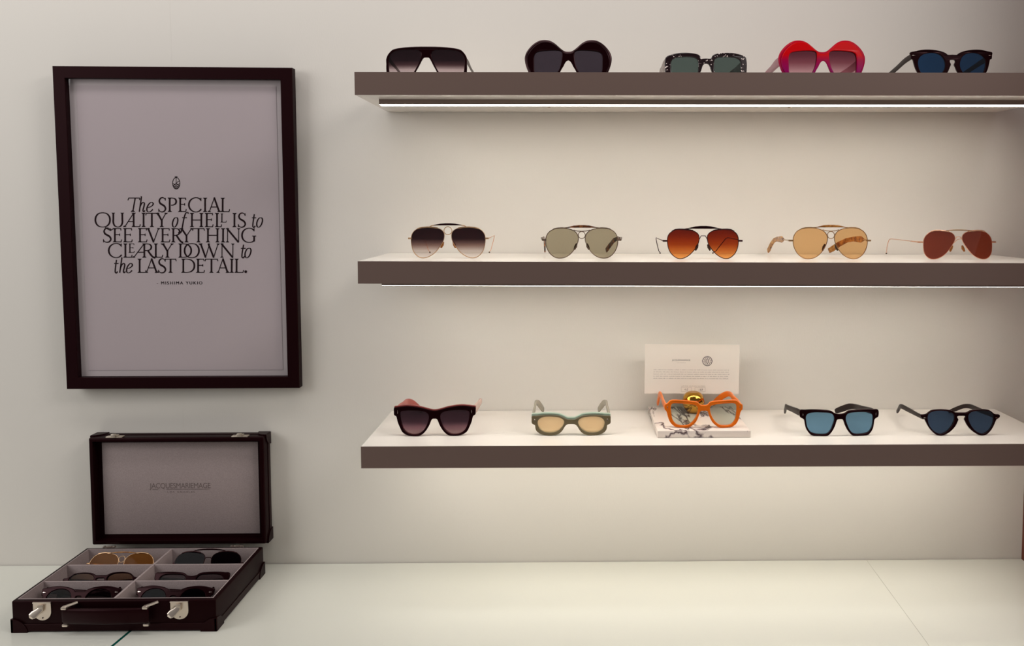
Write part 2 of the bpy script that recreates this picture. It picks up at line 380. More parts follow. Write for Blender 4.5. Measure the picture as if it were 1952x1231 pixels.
# lettering: every glyph is drawn with strokes in drawing units, 140 units to the capital height
TK, TN = 17.5, 9.0
def ribbon(bm, pts, wf, T):
    n = len(pts); L = []; R = []
    for i in range(n):
        a = pts[max(i - 1, 0)]; b = pts[min(i + 1, n - 1)]
        d = Vector((b[0] - a[0], b[1] - a[1])); d.normalize(); nn = Vector((-d.y, d.x))
        w = wf(i / (n - 1), d) / 2
        L.append(bm.verts.new(T(pts[i][0] + nn.x * w, pts[i][1] + nn.y * w))); R.append(bm.verts.new(T(pts[i][0] - nn.x * w, pts[i][1] - nn.y * w)))
    for i in range(n - 1): bm.faces.new((L[i], R[i], R[i + 1], L[i + 1]))
def contrast(u, d): return TN * 0.9 + (TK - TN * 0.9) * abs(d.y) ** 1.3
def contrast_s(u, d): return TN * 0.75 + (TK * 1.05 - TN * 0.75) * math.sin(math.pi * u) ** 1.5
GL = {
 'I': [('k', [(.5, 1), (.5, 0)], 1, 1)],
 'L': [('k', [(.24, 1), (.24, 0)], 1, 1), ('n', [(.24, .03), (.93, .03)], 0, 0), ('n', [(.9, .02), (.97, .2)], 0, 0)],
 'E': [('k', [(.24, 1), (.24, 0)], 1, 1), ('n', [(.24, .965), (.9, .965)], 0, 0), ('n', [(.9, 1), (.93, .83)], 0, 0), ('n', [(.24, .53), (.78, .53)], 0, 0),
       ('n', [(.79, .61), (.79, .45)], 0, 0), ('n', [(.24, .03), (.94, .03)], 0, 0), ('n', [(.93, .01), (1.0, .2)], 0, 0)],
 'T': [('k', [(.5, 1), (.5, 0)], 0, 1), ('n', [(.05, .965), (.95, .965)], 0, 0), ('n', [(.0, .82), (.06, 1)], 0, 0), ('n', [(.94, 1), (1, .82)], 0, 0)],
 'H': [('k', [(.17, 1), (.17, 0)], 1, 1), ('k', [(.83, 1), (.83, 0)], 1, 1), ('n', [(.17, .5), (.83, .5)], 0, 0)],
 'A': [('n', [(.12, 0), (.5, 1)], 1, 0), ('k', [(.48, 1.02), (.87, 0)], 0, 1), ('n', [(.26, .35), (.73, .35)], 0, 0)],
 'V': [('k', [(.12, 1), (.54, -.01)], 1, 0), ('n', [(.52, 0), (.9, 1)], 0, 1)],
 'W': [('k', [(.08, 1), (.33, 0)], 1, 0), ('n', [(.32, 0), (.52, 1)], 0, 0), ('k', [(.45, 1), (.72, 0)], 0, 0), ('n', [(.71, 0), (.93, 1)], 0, 1)],
 'Y': [('k', [(.1, 1), (.5, .46)], 1, 0), ('n', [(.9, 1), (.5, .46)], 1, 0), ('k', [(.5, .5), (.5, 0)], 0, 1)],
 'N': [('n', [(.13, 1), (.13, 0)], 1, 1), ('k', [(.08, 1), (.88, 0)], 0, 0), ('n', [(.88, 1), (.88, 0)], 1, 0)],
 'U': [('c', [(.17, 1), (.17, .6), (.17, .32), (.27, .09), (.5, .0), (.72, .08), (.83, .3), (.83, .6), (.83, 1)], 1, 1)],
 'C': [('c', [(.95, .84), (.8, .95), (.6, 1.0), (.35, .95), (.13, .78), (.04, .5), (.13, .22), (.35, .05), (.6, 0.0), (.82, .06), (.98, .2)], 0, 0), ('n', [(.95, .99), (.95, .76)], 0, 0)],
 'G': [('c', [(.9, .86), (.75, .96), (.56, 1.0), (.32, .95), (.12, .78), (.04, .5), (.12, .22), (.32, .05), (.56, 0.0), (.76, .03), (.92, .12)], 0, 0), ('k', [(.92, .44), (.92, .06)], 0, 0), ('n', [(.77, .45), (1.07, .45)], 0, 0), ('n', [(.91, 1.0), (.91, .78)], 0, 0)],
 'O': [('c', [(.5, 1), (.25, .94), (.09, .75), (.04, .5), (.09, .25), (.25, .06), (.5, 0), (.75, .06), (.91, .25), (.96, .5), (.91, .75), (.75, .94), (.5, 1)], 0, 0)],
 'D': [('k', [(.16, 1), (.16, 0)], 1, 1), ('c', [(.1, .97), (.45, .97), (.72, .9), (.9, .72), (.95, .5), (.9, .28), (.72, .1), (.45, .03), (.1, .03)], 0, 0)],
 'P': [('k', [(.24, 1), (.24, 0)], 1, 1), ('c', [(.2, .97), (.5, .97), (.78, .92), (.92, .76), (.84, .57), (.6, .48), (.38, .47)], 0, 0)],
 'R': [('k', [(.2, 1), (.2, 0)], 1, 1), ('c', [(.15, .97), (.42, .97), (.64, .92), (.74, .76), (.66, .58), (.45, .5), (.24, .5)], 0, 0), ('k', [(.46, .52), (.66, .25), (.86, .05), (1.05, -.02)], 0, 0)],
 'S': [('s', [(.86, .84), (.72, .95), (.5, 1), (.26, .94), (.13, .77), (.24, .6), (.5, .5), (.76, .39), (.88, .21), (.72, .05), (.44, 0), (.22, .04), (.06, .16)], 0, 0), ('n', [(.85, .98), (.85, .79)], 0, 0), ('n', [(.07, .0), (.06, .22)], 0, 0)],
 't': [('k', [(.62, .92), (.38, .2), (.42, .02), (.62, .0), (.8, .1)], 0, 0), ('n', [(.2, .66), (.98, .66)], 0, 0)],
 'o': [('c', [(.62, .67), (.38, .62), (.14, .4), (.08, .18), (.2, .02), (.4, 0), (.68, .12), (.9, .4), (.9, .58), (.78, .66), (.62, .67)], 0, 0)],
 'e': [('c', [(.1, .3), (.4, .32), (.75, .42), (.92, .56), (.78, .66), (.55, .64), (.25, .45), (.1, .2), (.18, .03), (.42, 0), (.7, .08), (.86, .18)], 0, 0)],
 'h': [('k', [(.42, 1.08), (.28, .6), (.1, 0)], 0, 0), ('n', [(.3, 1.05), (.42, 1.08)], 0, 0), ('c', [(.2, .35), (.42, .58), (.66, .67), (.8, .6), (.76, .4), (.62, .08), (.72, 0), (.9, .1)], 0, 0)],
 'f': [('c', [(1.05, .95), (.92, 1.04), (.78, 1.0), (.64, .8), (.5, .4), (.36, -.1), (.24, -.36), (.08, -.44), (-.04, -.36)], 0, 0), ('n', [(.36, .66), (.88, .66)], 0, 0)],
 'i': [('k', [(.62, .97), (.42, .0)], 0, 1), ('n', [(.08, .965), (1.0, .965)], 0, 0), ('n', [(.02, .8), (.1, .98)], 0, 0), ('n', [(1.0, .98), (.97, .82)], 0, 0)],
 'a': [('n', [(.0, 0), (.93, 1)], 1, 0), ('n', [(.38, .38), (.9, .38)], 0, 0)],
 'q': [('n', [(.45, .02), (.62, -.12), (.85, -.22), (1.05, -.14)], 0, 0)],
}
def glyph(bm, ch, x0, x1, base, H, T):
    def P(p): return (x0 + p[0] * (x1 - x0), base - p[1] * H)
    for kind, pts, s0, s1 in GL[ch]:
        q = [P(p) for p in pts]
        if len(q) > 2: q = [tuple(v)[:2] for v in catmull([Vector((a, b, 0)) for a, b in q], 5, False)]
        sc = H / 140.0
        tk = TK * (0.74 if ch in 'thoefi' else 1.0)
        wf = {'k': lambda u, d: tk * sc, 'n': lambda u, d: TN * sc, 'c': lambda u, d: contrast(u, d) * sc * (0.80 if ch in 'thoefi' else 1.0), 's': lambda u, d: contrast_s(u, d) * sc}[kind]
        ribbon(bm, q, wf, T)
        hw = (TK if kind == 'k' else TN) * sc
        for flag, (px_, py_), sg in ((s0, q[0], 1), (s1, q[-1], -1)):
            if not flag: continue
            up = 1 if py_ < base - H / 2 else -1          # serif at the top or at the foot
            e = 6.5 * sc; w = hw / 2 + 13 * sc
            yy = py_
            pts4 = [(px_ - w, yy), (px_ + w, yy), (px_ + w * .9, yy + up * e * .7), (px_ + hw / 2, yy + up * e * 2.2), (px_ - hw / 2, yy + up * e * 2.2), (px_ - w * .9, yy + up * e * .7)]
            bm.faces.new([bm.verts.new(T(*p[:2])) for p in pts4])
def place(zx, zy):
    """drawing units of the print -> metres on the sheet"""
    s = 0.2003e-3
    X = (zx - 967 + 0.0355 * (1128 - zy)) * s
    Z = -0.1066 - (zy - 1128) * 0.2034e-3
    return (X, 0.0126, Z)
LINES = [
 (428, [('i', 425, 545), ('h', 532, 602), ('e', 605, 682), ('S', 725, 806), ('P', 815, 908), ('E', 922, 1000), ('C', 1020, 1150), ('I', 1165, 1205), ('A', 1210, 1342), ('L', 1335, 1430)]),
 (577, [('O', 103, 258), ('q', 140, 275), ('U', 262, 395), ('a', 395, 492), ('L', 462, 552), ('I', 562, 600), ('T', 602, 722), ('Y', 706, 812), ('o', 860, 922), ('f', 925, 1018),
        ('H', 1032, 1172), ('E', 1182, 1265), ('L', 1288, 1350), ('I', 1455, 1495), ('S', 1508, 1592), ('t', 1636, 1692), ('o', 1690, 1757)]),
 (727, [('S', 182, 270), ('E', 278, 365), ('E', 378, 470), ('E', 524, 615), ('V', 608, 742), ('E', 745, 840), ('R', 850, 965), ('Y', 938, 1068), ('T', 1062, 1180), ('H', 1190, 1332), ('I', 1342, 1385), ('N', 1388, 1535), ('G', 1545, 1682)]),
 (878, [('C', 233, 368), ('L', 380, 470), ('a', 482, 596), ('R', 562, 690), ('L', 678, 772), ('Y', 758, 872), ('D', 922, 1056), ('O', 978, 1132), ('W', 1125, 1330), ('N', 1335, 1478), ('t', 1528, 1590), ('o', 1576, 1646)]),
 (1028, [('t', 280, 335), ('h', 338, 408), ('e', 405, 476), ('L', 520, 608), ('A', 592, 728), ('S', 722, 806), ('T', 790, 902), ('D', 950, 1088), ('E', 1098, 1182), ('T', 1186, 1314), ('A', 1300, 1428), ('I', 1432, 1470), ('L', 1476, 1572)]),
]
for base, gl in LINES:
    bm = bmesh.new()
    for ch, x0, x1 in gl: glyph(bm, ch, x0, x1, base, 140, place)
    if base == 577: glyph(bm, 'L', 1336, 1398, 530, 88, place)
    if base == 878: glyph(bm, 'E', 432, 490, 830, 92, place)
    if base == 1028:
        bm.faces.new([bm.verts.new(place(1590 + 14 * math.cos(a * math.pi / 8), 1017 + 14 * math.sin(a * math.pi / 8))) for a in range(16)])
    bmesh.ops.recalc_face_normals(bm, faces=bm.faces)
    bm_obj('lettering', bm, M['ink'], sheet)
me = text_mesh('lettering', '- MISHIMA YUKIO', 0.0060, 0.0900, spacing=1.32); me2 = me.copy(); me2.transform(Matrix.Translation((0.00042, -0.00002, 0)))
me = join_meshes('lettering', [me, me2])
tx, ty, tz = place(935, 1143)
warp(me, lambda c: Vector((c.x + tx, ty, c.z + tz))); mesh_obj('lettering', me, M['ink'], sheet)
bm = bmesh.new()                                           # small oval crest
def stroke(pts, w, n=6, T=place):
    q = [tuple(v)[:2] for v in catmull([Vector((a, b, 0)) for a, b in pts], n, False)] if len(pts) > 2 else pts
    ribbon(bm, q, lambda u, d: w, T)
el = lambda cx, cy, rx, ry, a0=0, a1=360, n=28: [(cx + rx * math.cos(math.radians(a0 + (a1 - a0) * k / n)), cy + ry * math.sin(math.radians(a0 + (a1 - a0) * k / n))) for k in range(n + 1)]
stroke(el(901, 148, 35, 56), 7, 2); stroke([(900, 96), (900, 162)], 6)
stroke([(868, 150), (885, 158), (900, 150), (917, 132), (934, 124)], 6); stroke([(900, 150), (918, 160), (935, 150)], 5)
stroke([(872, 168), (888, 162), (900, 172), (912, 162), (930, 168)], 6); stroke([(880, 186), (892, 178), (900, 190), (908, 178), (922, 186)], 6)
stroke([(875, 170), (890, 192), (901, 202)], 5); stroke([(927, 170), (912, 192), (901, 202)], 5)
for k in range(6):
    a = math.radians(90 + 60 * k); stroke([(900, 89), (900 + 16 * math.cos(a), 89 - 12 * math.sin(a))], 6)
bm_obj('crest', bm, M['ink'], sheet)

# ------------------------------------------------------------------ briefcase with display tray
CX0, CY0, CWD, CDP, CH = -0.9723, -0.2660, 0.354, 0.2205, 0.0559
case = empty('briefcase', (CX0 + CWD / 2, CY0 + CDP / 2, counter_z(CX0 + CWD / 2) + 0.0002), (0, -TILT, 0))
tag(case, 'open dark leather briefcase with a grey lining and six compartments on the counter', 'briefcase')
hx, hy, WT = CWD / 2, CDP / 2, 0.0065
def open_box(name, hx, hy, z0, z1, wall, floor, m, parent, bev=0.0025):
    bm = bmesh.new()
    r = lambda x, y, z: [bm.verts.new(p) for p in ((-x, -y, z), (x, -y, z), (x, y, z), (-x, y, z))]
    A = r(hx, hy, z0); B = r(hx, hy, z1); Cc = r(hx - wall, hy - wall, z1); D = r(hx - wall, hy - wall, z0 + floor)
    bm.faces.new(list(reversed(A)))
    for p, q in ((A, B), (B, Cc), (Cc, D)):
        for k in range(4): bm.faces.new((p[k], p[(k + 1) % 4], q[(k + 1) % 4], q[k]))
    bm.faces.new(D)
    bmesh.ops.recalc_face_normals(bm, faces=bm.faces)
    es = [e for e in bm.edges if all(v in A or v in B for v in e.verts)]
    if bev: bmesh.ops.bevel(bm, geom=es, offset=bev, segments=3, profile=0.5, affect='EDGES')
    return bm_obj(name, bm, m, parent, 35)
body = open_box('case_body', hx, hy, 0.0015, CH, WT, 0.006, M['leather'], case)
# sewn belt around the foot of the body
bm = bmesh.new()
for (x0, x1, y0, y1) in ((-hx - .0012, hx + .0012, -hy - .0012, -hy), (-hx - .0012, hx + .0012, hy, hy + .0012), (-hx - .0012, -hx, -hy, hy), (hx, hx + .0012, -hy, hy)):
    add_box(bm, x0, x1, y0, y1, 0.002, 0.0150, 0.0005, 1)
bm_obj('lower_band', bm, M['leather_soft'], body, 35)
def corner(sx, sy, z0, z1, parent, r=0.028):
    """leather corner guard wrapped round two faces"""
    bm = bmesh.new(); t_ = 0.0022; n = 8
    prof = [(0, z0), (r, z0)] + [(r - r * (1 - math.cos(k / n * math.pi / 2)) , z0 + (z1 - z0) * math.sin(k / n * math.pi / 2)) for k in range(1, n + 1)]
    for axis in (0, 1):
        vs0, vs1 = [], []
        for a, z in prof:
            if axis == 0: p0 = (sx * (hx + .0012 - a), sy * (hy + t_), z); p1 = (sx * (hx + .0012 - a), sy * (hy - .001), z)
            else: p0 = (sx * (hx + t_), sy * (hy + .0012 - a), z); p1 = (sx * (hx - .001), sy * (hy + .0012 - a), z)
            vs0.append(bm.verts.new(p0)); vs1.append(bm.verts.new(p1))
        bm.faces.new(vs0); bm.faces.new(list(reversed(vs1)))
        for k in range(len(vs0)):
            j = (k + 1) % len(vs0); bm.faces.new((vs0[k], vs0[j], vs1[j], vs1[k]))
    add_box(bm, min(sx * (hx - .003), sx * (hx + t_)), max(sx * (hx - .003), sx * (hx + t_)), min(sy * (hy - .003), sy * (hy + t_)), max(sy * (hy - .003), sy * (hy + t_)), z0, z1, 0.001, 2)
    bmesh.ops.recalc_face_normals(bm, faces=bm.faces)
    return bm_obj('corner_guard', bm, M['leather_soft'], parent)
for sx in (-1, 1):
    for sy in (-1, 1): corner(sx, sy, 0.0, 0.024, case)
li = 0.0016
lining = open_box('lining', hx - WT - 0.0002, hy - WT - 0.0002, 0.0078, CH + 0.0006, li, 0.0012, M['velour'], case, 0)
ix, iy = hx - WT - li, hy - WT - li
LDX = -0.004
box('divider', LDX - 0.0022, LDX + 0.0022, -iy, iy, 0.0085, CH - 0.0005, M['velour'], case, 0.0008)
for yy in (-iy / 3, iy / 3):
    for (x0, x1) in ((-ix, LDX - 0.0022), (LDX + 0.0022, ix)):
        box('divider', x0, x1, yy - 0.0018, yy + 0.0018, 0.0085, CH - 0.0010, M['velour'], case, 0.0007)
def latch(x, parent):
    r = (x, -hy)
    lp = [(-0.0155, 0.0), (0.0155, 0.0), (0.0155, -0.0165)] + [(0.0155 * math.cos(math.radians(a)), -0.0165 - 0.0155 * math.sin(math.radians(a))) for a in range(15, 180, 15)] + [(-0.0155, -0.0165)]
    me = plate_mesh('latch_plate', [lp], 0.0016, 0.0004); me.transform(Matrix.Translation((x, -hy - 0.0008, CH - 0.0022)))
    p = mesh_obj('latch', me, M['chrome'], parent, 35)
    bm = bmesh.new(); add_box(bm, x - 0.0158, x + 0.0158, -hy - 0.003, -hy, CH - 0.0036, CH - 0.0014, 0.0006)
    bm_obj('latch_rail', bm, M['chrome'], p, 35)
    me = bar_mesh('latch_lever', [(x + 0.001, -hy - 0.003, CH - 0.0105), (x - 0.003, -hy - 0.007, CH - 0.0150), (x - 0.0085, -hy - 0.010, CH - 0.0190), (x - 0.0110, -hy - 0.0115, CH - 0.0215), (x - 0.0125, -hy - 0.0115, CH - 0.0245)],
                  [(0.009, 0.004), (0.011, 0.004), (0.014, 0.004), (0.013, 0.006), (0.008, 0.004)], up=(0, -1, 0.3))
    mesh_obj('latch_lever', me, M['chrome'], p, 40)
    bm = bmesh.new(); add_box(bm, x - 0.0055, x + 0.0045, -hy - 0.006, -hy - 0.001, CH - 0.0160, CH - 0.0052, 0.0012)
    bm_obj('latch_block', bm, M['steel'], p, 35)
    mesh_obj('latch_screw', ball_mesh('s', (x + 0.0008, -hy - 0.0017, CH - 0.0295), 0.0012), M['black_metal'], p)
latch(-hx + 0.0535, case); latch(hx - 0.0625, case)
# carrying handle lying against the front
HX0, HX1 = -hx + 0.0955, hx - 0.1110
hm = bar_mesh('handle', [(HX0, -hy - 0.010, 0.0345), (HX0 + 0.004, -hy - 0.0115, 0.0345), (0.5 * (HX0 + HX1), -hy - 0.013, 0.0342), (HX1 - 0.004, -hy - 0.0115, 0.0345), (HX1, -hy - 0.010, 0.0345)],
              [(0.0065, 0.024), (0.0085, 0.027), (0.0095, 0.028), (0.0085, 0.027), (0.0065, 0.024)])
hd = mesh_obj('handle', hm, M['leather_soft'], case, 40)
for x, sg in ((HX0 + 0.004, 1), (HX1 - 0.004, 1)):
    me = bar_mesh('handle_link', [(x + 0.016, -hy - 0.001, CH - 0.0022), (x, -hy - 0.0120, 0.0510)], [(0.0075, 0.0028), (0.0075, 0.0034)])
    mesh_obj('handle_link', me, M['steel'], hd, 40)
    bm = bmesh.new(); add_box(bm, x - 0.0048, x + 0.0048, -hy - 0.0165, -hy - 0.0075, 0.0472, 0.0520, 0.0015); bm_obj('handle_cap', bm, M['chrome'], hd, 35)
    bm = bmesh.new(); add_box(bm, x - 0.0050, x + 0.0050, -hy - 0.0150, -hy - 0.0075, 0.0160, 0.0212, 0.0018); bm_obj('handle_cap', bm, M['chrome'], hd, 35)
for x in (-hx + 0.046, hx - 0.052):
    bm = bmesh.new()
    for k, (a, b_) in enumerate(((-0.0125, -0.0065), (-0.0058, 0.0058), (0.0065, 0.0125))):
        add_box(bm, x + a, x + b_, hy - 0.0035, hy + 0.0015, CH + 0.0003, CH + 0.0036, 0.0009)
    bm_obj('hinge', bm, M['chrome'], case, 35)
# lid, standing up behind the tray
LW, LH, LD = 0.349, 0.2185, 0.034
lid = empty('lid', (0.0065, hy + 0.0030, CH + 0.0042), (math.radians(-0.6), 0, 0), case)
bm = bmesh.new()
rr = lambda x, z0, z1, y: [bm.verts.new(p) for p in ((-x, y, z0), (x, y, z0), (x, y, z1), (-x, y, z1))]
lx = LW / 2; lw = 0.0075
A = rr(lx, 0, LH, LD); B = rr(lx, 0, LH, 0); Cc = rr(lx - lw, lw, LH - lw, 0); Dd = rr(lx - lw, lw, LH - lw, LD - 0.012)
bm.faces.new(A)
for p, q in ((A, B), (B, Cc), (Cc, Dd)):
    for k in range(4): bm.faces.new((p[k], p[(k + 1) % 4], q[(k + 1) % 4], q[k]))
bm.faces.new(Dd); bmesh.ops.recalc_face_normals(bm, faces=bm.faces)
es = [e for e in bm.edges if all(v in A or v in B for v in e.verts)]
bmesh.ops.bevel(bm, geom=es, offset=0.0028, segments=3, profile=0.5, affect='EDGES')
lid_shell = bm_obj('lid_shell', bm, M['leather'], lid, 35)
bm = bmesh.new()
pw, pz0, pz1 = lx - lw - 0.0095, lw + 0.008, LH - lw - 0.006
add_box(bm, -lx + lw + .0002, lx - lw - .0002, LD - 0.017, LD - 0.0121, lw + .0002, LH - lw - .0002, 0)
bm_obj('lid_inner_rim', bm, M['leather_soft'], lid)
box('lid_lining', -pw, pw, LD - 0.0185, LD - 0.0165, pz0, pz1, M['velour'], lid, 0.0008)
bm = bmesh.new()
for (x0, x1, z0, z1) in ((-lx - .0012, lx + .0012, LH, LH + .0012), (-lx - .0012, -lx, 0.004, LH), (lx, lx + .0012, 0.004, LH)):
    add_box(bm, x0, x1, LD - 0.012, LD - 0.001, z0, z1, 0.0005, 1)
bm_obj('lid_band', bm, M['leather_soft'], lid, 35)
for sx in (-1, 1):
    for sz in (0, 1):
        bm = bmesh.new(); zc_ = LH if sz else 0.0; s_ = -1 if sz else 1; n = 6; r_ = 0.024
        prof = [(0, 0), (r_, 0)] + [(r_ * math.cos(k / n * math.pi / 2), r_ * math.sin(k / n * math.pi / 2)) for k in range(1, n + 1)]
        # cheek on the side, cheek on the end, back cheek
        def slab(pts_in, off):
            a = [bm.verts.new(p) for p in pts_in]; b_ = [bm.verts.new(Vector(p) + Vector(off)) for p in pts_in]
            bm.faces.new(a); bm.faces.new(list(reversed(b_)))
            for k in range(len(a)): j = (k + 1) % len(a); bm.faces.new((a[k], a[j], b_[j], b_[k]))
        slab([(sx * (lx + 0.0026), LD + .0012 - a * 1.05, zc_ + s_ * (b_ - .0018)) for a, b_ in prof], (-sx * 0.004, 0, 0))
        slab([(sx * (lx + .0018 - a), LD + .0012 - b_ * 1.05, zc_ - s_ * 0.0026) for a, b_ in prof], (0, 0, s_ * 0.004))
        slab([(sx * (lx + .0018 - a), LD + 0.002, zc_ + s_ * (b_ - .0018)) for a, b_ in prof], (0, -0.003, 0))
        bmesh.ops.recalc_face_normals(bm, faces=bm.faces)
        bm_obj('corner_guard', bm, M['leather_soft'], lid)
for x in (-lx + 0.050, lx - 0.048):
    bm = bmesh.new()
    add_box(bm, x - 0.0165, x + 0.0165, 0.001, 0.012, LH - 0.0002, LH + 0.0022, 0.0008)
    add_box(bm, x - 0.007, x + 0.007, 0.000, 0.010, LH + 0.0018, LH + 0.0052, 0.0016)
    add_box(bm, x - 0.0045, x + 0.0045, -0.0025, 0.004, LH + 0.001, LH + 0.0078, 0.0012)
    bm_obj('latch_catch', bm, M['steel'], lid, 35)
me = text_mesh('lettering', 'JACQUESMARIEMAGE', 0.0142, 0.1235, spacing=0.94)
warp(me, lambda c: Vector((c.x - 0.0020, LD - 0.01865, c.z + LH * 0.4995 - 0.0025))); mesh_obj('lettering', me, M['velour_print'], lid)
bm = bmesh.new()
add_box(bm, -0.058, -0.046, LD - 0.0188, LD - 0.0184, LH * .4995 - 0.0013, LH * .4995 - 0.0004); add_box(bm, -0.030, 0.058, LD - 0.0188, LD - 0.0184, LH * .4995 - 0.0013, LH * .4995 - 0.0004)
bm_obj('lettering_underline', bm, M['velour_print'], lid)
me = text_mesh('lettering', 'LOS ANGELES', 0.0034, 0.055, spacing=1.5)
warp(me, lambda c: Vector((c.x, LD - 0.01865, c.z + LH * 0.4995 - 0.0085))); mesh_obj('lettering', me, M['velour_print'], lid)

# ------------------------------------------------------------------ sunglasses
U = 0.0000965                # metres per drawing unit of the outlines (x outward from the bridge, y down)
SHAPES = {
 'shield': dict(c=892, out=[(0,285),(120,285),(300,290),(450,300),(560,316),(645,340),(692,380),(732,430),(752,470),(768,520),(766,600),(765,700),(755,790),(720,850),(650,885),(520,892),(380,885),(270,850),(215,800),(185,740),(130,640),(90,560),(60,510),(40,495),(0,492)],
   lens=[(105,400),(150,362),(220,348),(330,344),(450,350),(580,366),(660,410),(700,470),(714,560),(712,680),(700,770),(660,820),(560,845),(400,842),(300,820),(240,770),(190,690),(140,590),(110,500),(98,440)]),
 'bumps': dict(c=892, out=[(0,385),(60,378),(110,350),(180,290),(260,222),(345,178),(440,164),(540,178),(640,232),(725,312),(785,400),(812,490),(806,580),(785,660),(755,740),(720,810),(670,865),(600,890),(450,895),(300,890),(210,830),(150,760),(105,660),(75,590),(40,540),(0,520)],
   lens=[(115,440),(127,392),(180,372),(300,367),(450,376),(560,392),(612,422),(633,480),(635,560),(632,680),(620,780),(560,830),(420,840),(300,830),(215,790),(170,720),(135,620),(118,520)]),
 'oblong': dict(c=892, out=[(0,508),(92,506),(110,470),(140,440),(220,415),(340,402),(420,400),(520,405),(640,430),(720,460),(752,490),(762,540),(768,600),(765,700),(755,800),(735,860),(650,890),(450,895),(280,890),(180,860),(130,800),(95,740),(70,660),(45,620),(0,605)],
   lens=[(145,640),(150,570),(172,520),(230,492),(340,480),(450,482),(560,496),(625,530),(648,580),(650,650),(648,740),(625,810),(560,840),(400,848),(250,840),(178,810),(152,740)]),
 'keyround': dict(c=880, out=[(0,432),(90,430),(120,405),(200,370),(320,345),(440,335),(550,340),(650,360),(750,385),(744,440),(734,500),(704,516),(692,560),(672,640),(642,720),(590,800),(520,855),(400,880),(280,875),(180,835),(110,775),(80,730),(52,660),(32,610),(52,560),(45,532),(0,525)],
   lens=[(132,620),(142,550),(175,480),(240,425),(330,400),(430,400),(520,425),(585,475),(615,540),(615,620),(590,710),(540,785),(460,830),(370,842),(280,825),(205,775),(150,700)]),
 'ring_dark': dict(c=813, lens=[(69,392),(77,345),(120,293),(191,262),(286,246),(388,242),(490,250),(577,274),(640,317),(679,376),(693,447),(691,526),(675,612),(648,691),(600,754),(538,797),(467,813),(380,797),(294,754),(215,687),(144,596),(93,510),(73,447)]),
 'ring': dict(c=813, lens=[(63,439),(75,388),(110,337),(173,297),(268,270),(362,262),(449,267),(527,286),(590,321),(637,376),(663,447),(667,518),(657,588),(630,659),(590,722),(535,773),(472,805),(401,813),(323,801),(244,762),(181,707),(126,632),(87,557),(67,494)]),
 'pilot': dict(c=829, lens=[(77,423),(89,384),(124,345),(187,313),(273,297),(360,289),(447,288),(517,296),(580,329),(628,372),(655,431),(661,502),(655,573),(636,651),(600,722),(549,777),(486,817),(423,829),(352,813),(273,770),(195,699),(132,620),(92,541),(77,478)]),
 'trapeze': dict(c=813, out=[(0,319),(69,311),(140,293),(219,271),(313,252),(416,238),(526,234),(620,243),(707,257),(771,270),(774,352),(770,404),(730,431),(716,470),(703,526),(675,612),(644,683),(612,738),(565,773),(502,801),(416,813),(337,813),(266,801),(203,758),(148,695),(101,612),(73,533),(54,490),(30,470),(0,469)],
   lens=[(109,455),(124,400),(172,364),(258,345),(360,338),(463,339),(565,345),(632,356),(654,384),(652,447),(640,526),(616,612),(585,683),(534,738),(463,771),(376,779),(297,766),(227,722),(172,651),(136,573),(113,502)]),
 'oval': dict(c=812, out=[(0,480),(70,478),(110,460),(200,419),(300,404),(400,399),(520,404),(640,419),(733,429),(738,480),(732,570),(700,600),(675,620),(665,690),(640,740),(560,790),(450,812),(350,812),(250,790),(180,740),(130,670),(95,610),(60,580),(0,575)],
   lens=[(130,560),(150,520),(210,485),(320,467),(420,465),(520,475),(590,510),(622,560),(620,620),(590,690),(530,735),(440,757),(340,755),(250,725),(180,670),(142,610)]),
 'square': dict(c=780, out=[(0,360),(51,357),(75,344),(106,310),(138,294),(224,284),(342,274),(460,268),(563,266),(618,277),(657,308),(689,340),(728,357),(728,453),(708,469),(689,508),(673,571),(649,642),(618,697),(571,740),(523,768),(429,776),(334,780),(279,772),(216,732),(161,681),(118,610),(91,540),(71,484),(51,467),(0,465)],
   lens=[(114,429),(122,390),(153,366),(224,349),(319,339),(429,333),(539,331),(590,343),(610,374),(614,445),(606,524),(594,595),(567,658),(515,709),(445,730),(358,732),(287,717),(224,673),(173,610),(138,540),(118,477)]),
 'blocky': dict(c=748, out=[(0,342),(62,335),(107,319),(153,288),(198,276),(305,266),(426,260),(540,260),(639,267),(741,278),(741,402),(718,420),(684,437),(665,461),(650,540),(631,618),(593,681),(548,728),(510,742),(388,748),(259,748),(213,728),(168,681),(130,626),(92,547),(69,477),(54,449),(31,439),(0,437)],
   lens=[(109,429),(115,382),(145,343),(198,321),(289,315),(396,311),(502,315),(578,331),(620,362),(635,406),(631,477),(620,555),(593,618),(555,669),(494,697),(403,709),(305,709),(244,697),(198,658),(160,595),(130,516),(113,469)]),
 'teardrop': dict(c=738, out=[(0,310),(66,310),(105,307),(143,291),(182,271),(259,258),(367,251),(475,258),(552,275),(606,313),(645,343),(691,354),(745,362),(748,402),(714,429),(683,445),(660,484),(622,563),(575,634),(521,689),(467,727),(413,738),(352,735),(298,713),(228,673),(151,602),(105,540),(74,477),(59,437),(74,406),(82,386),(51,372),(0,372)],
   lens=[(132,406),(136,358),(167,319),(228,292),(321,280),(413,278),(506,288),(575,315),(614,355),(625,414),(618,484),(595,555),(552,618),(491,673),(413,706),(359,701),(282,661),(213,595),(167,524),(140,461)]),
 'pilot_wide': dict(c=829, lens=[(69,431),(84,376),(125,337),(185,313),(267,301),(357,293),(447,297),(514,317),(574,356),(619,407),(645,470),(652,549),(649,636),(637,707),(604,770),(551,813),(484,829),(402,817),(320,781),(245,722),(178,644),(118,557),(80,486)]),
}
def full(half, cc, u=U):
    """half outline -> closed (x, z) loop in metres"""
    r = [(x * u, (cc - y) * u) for x, y in half]
    l = [(-x, z) for x, z in reversed(r) if x > 1e-9]
    return r + l
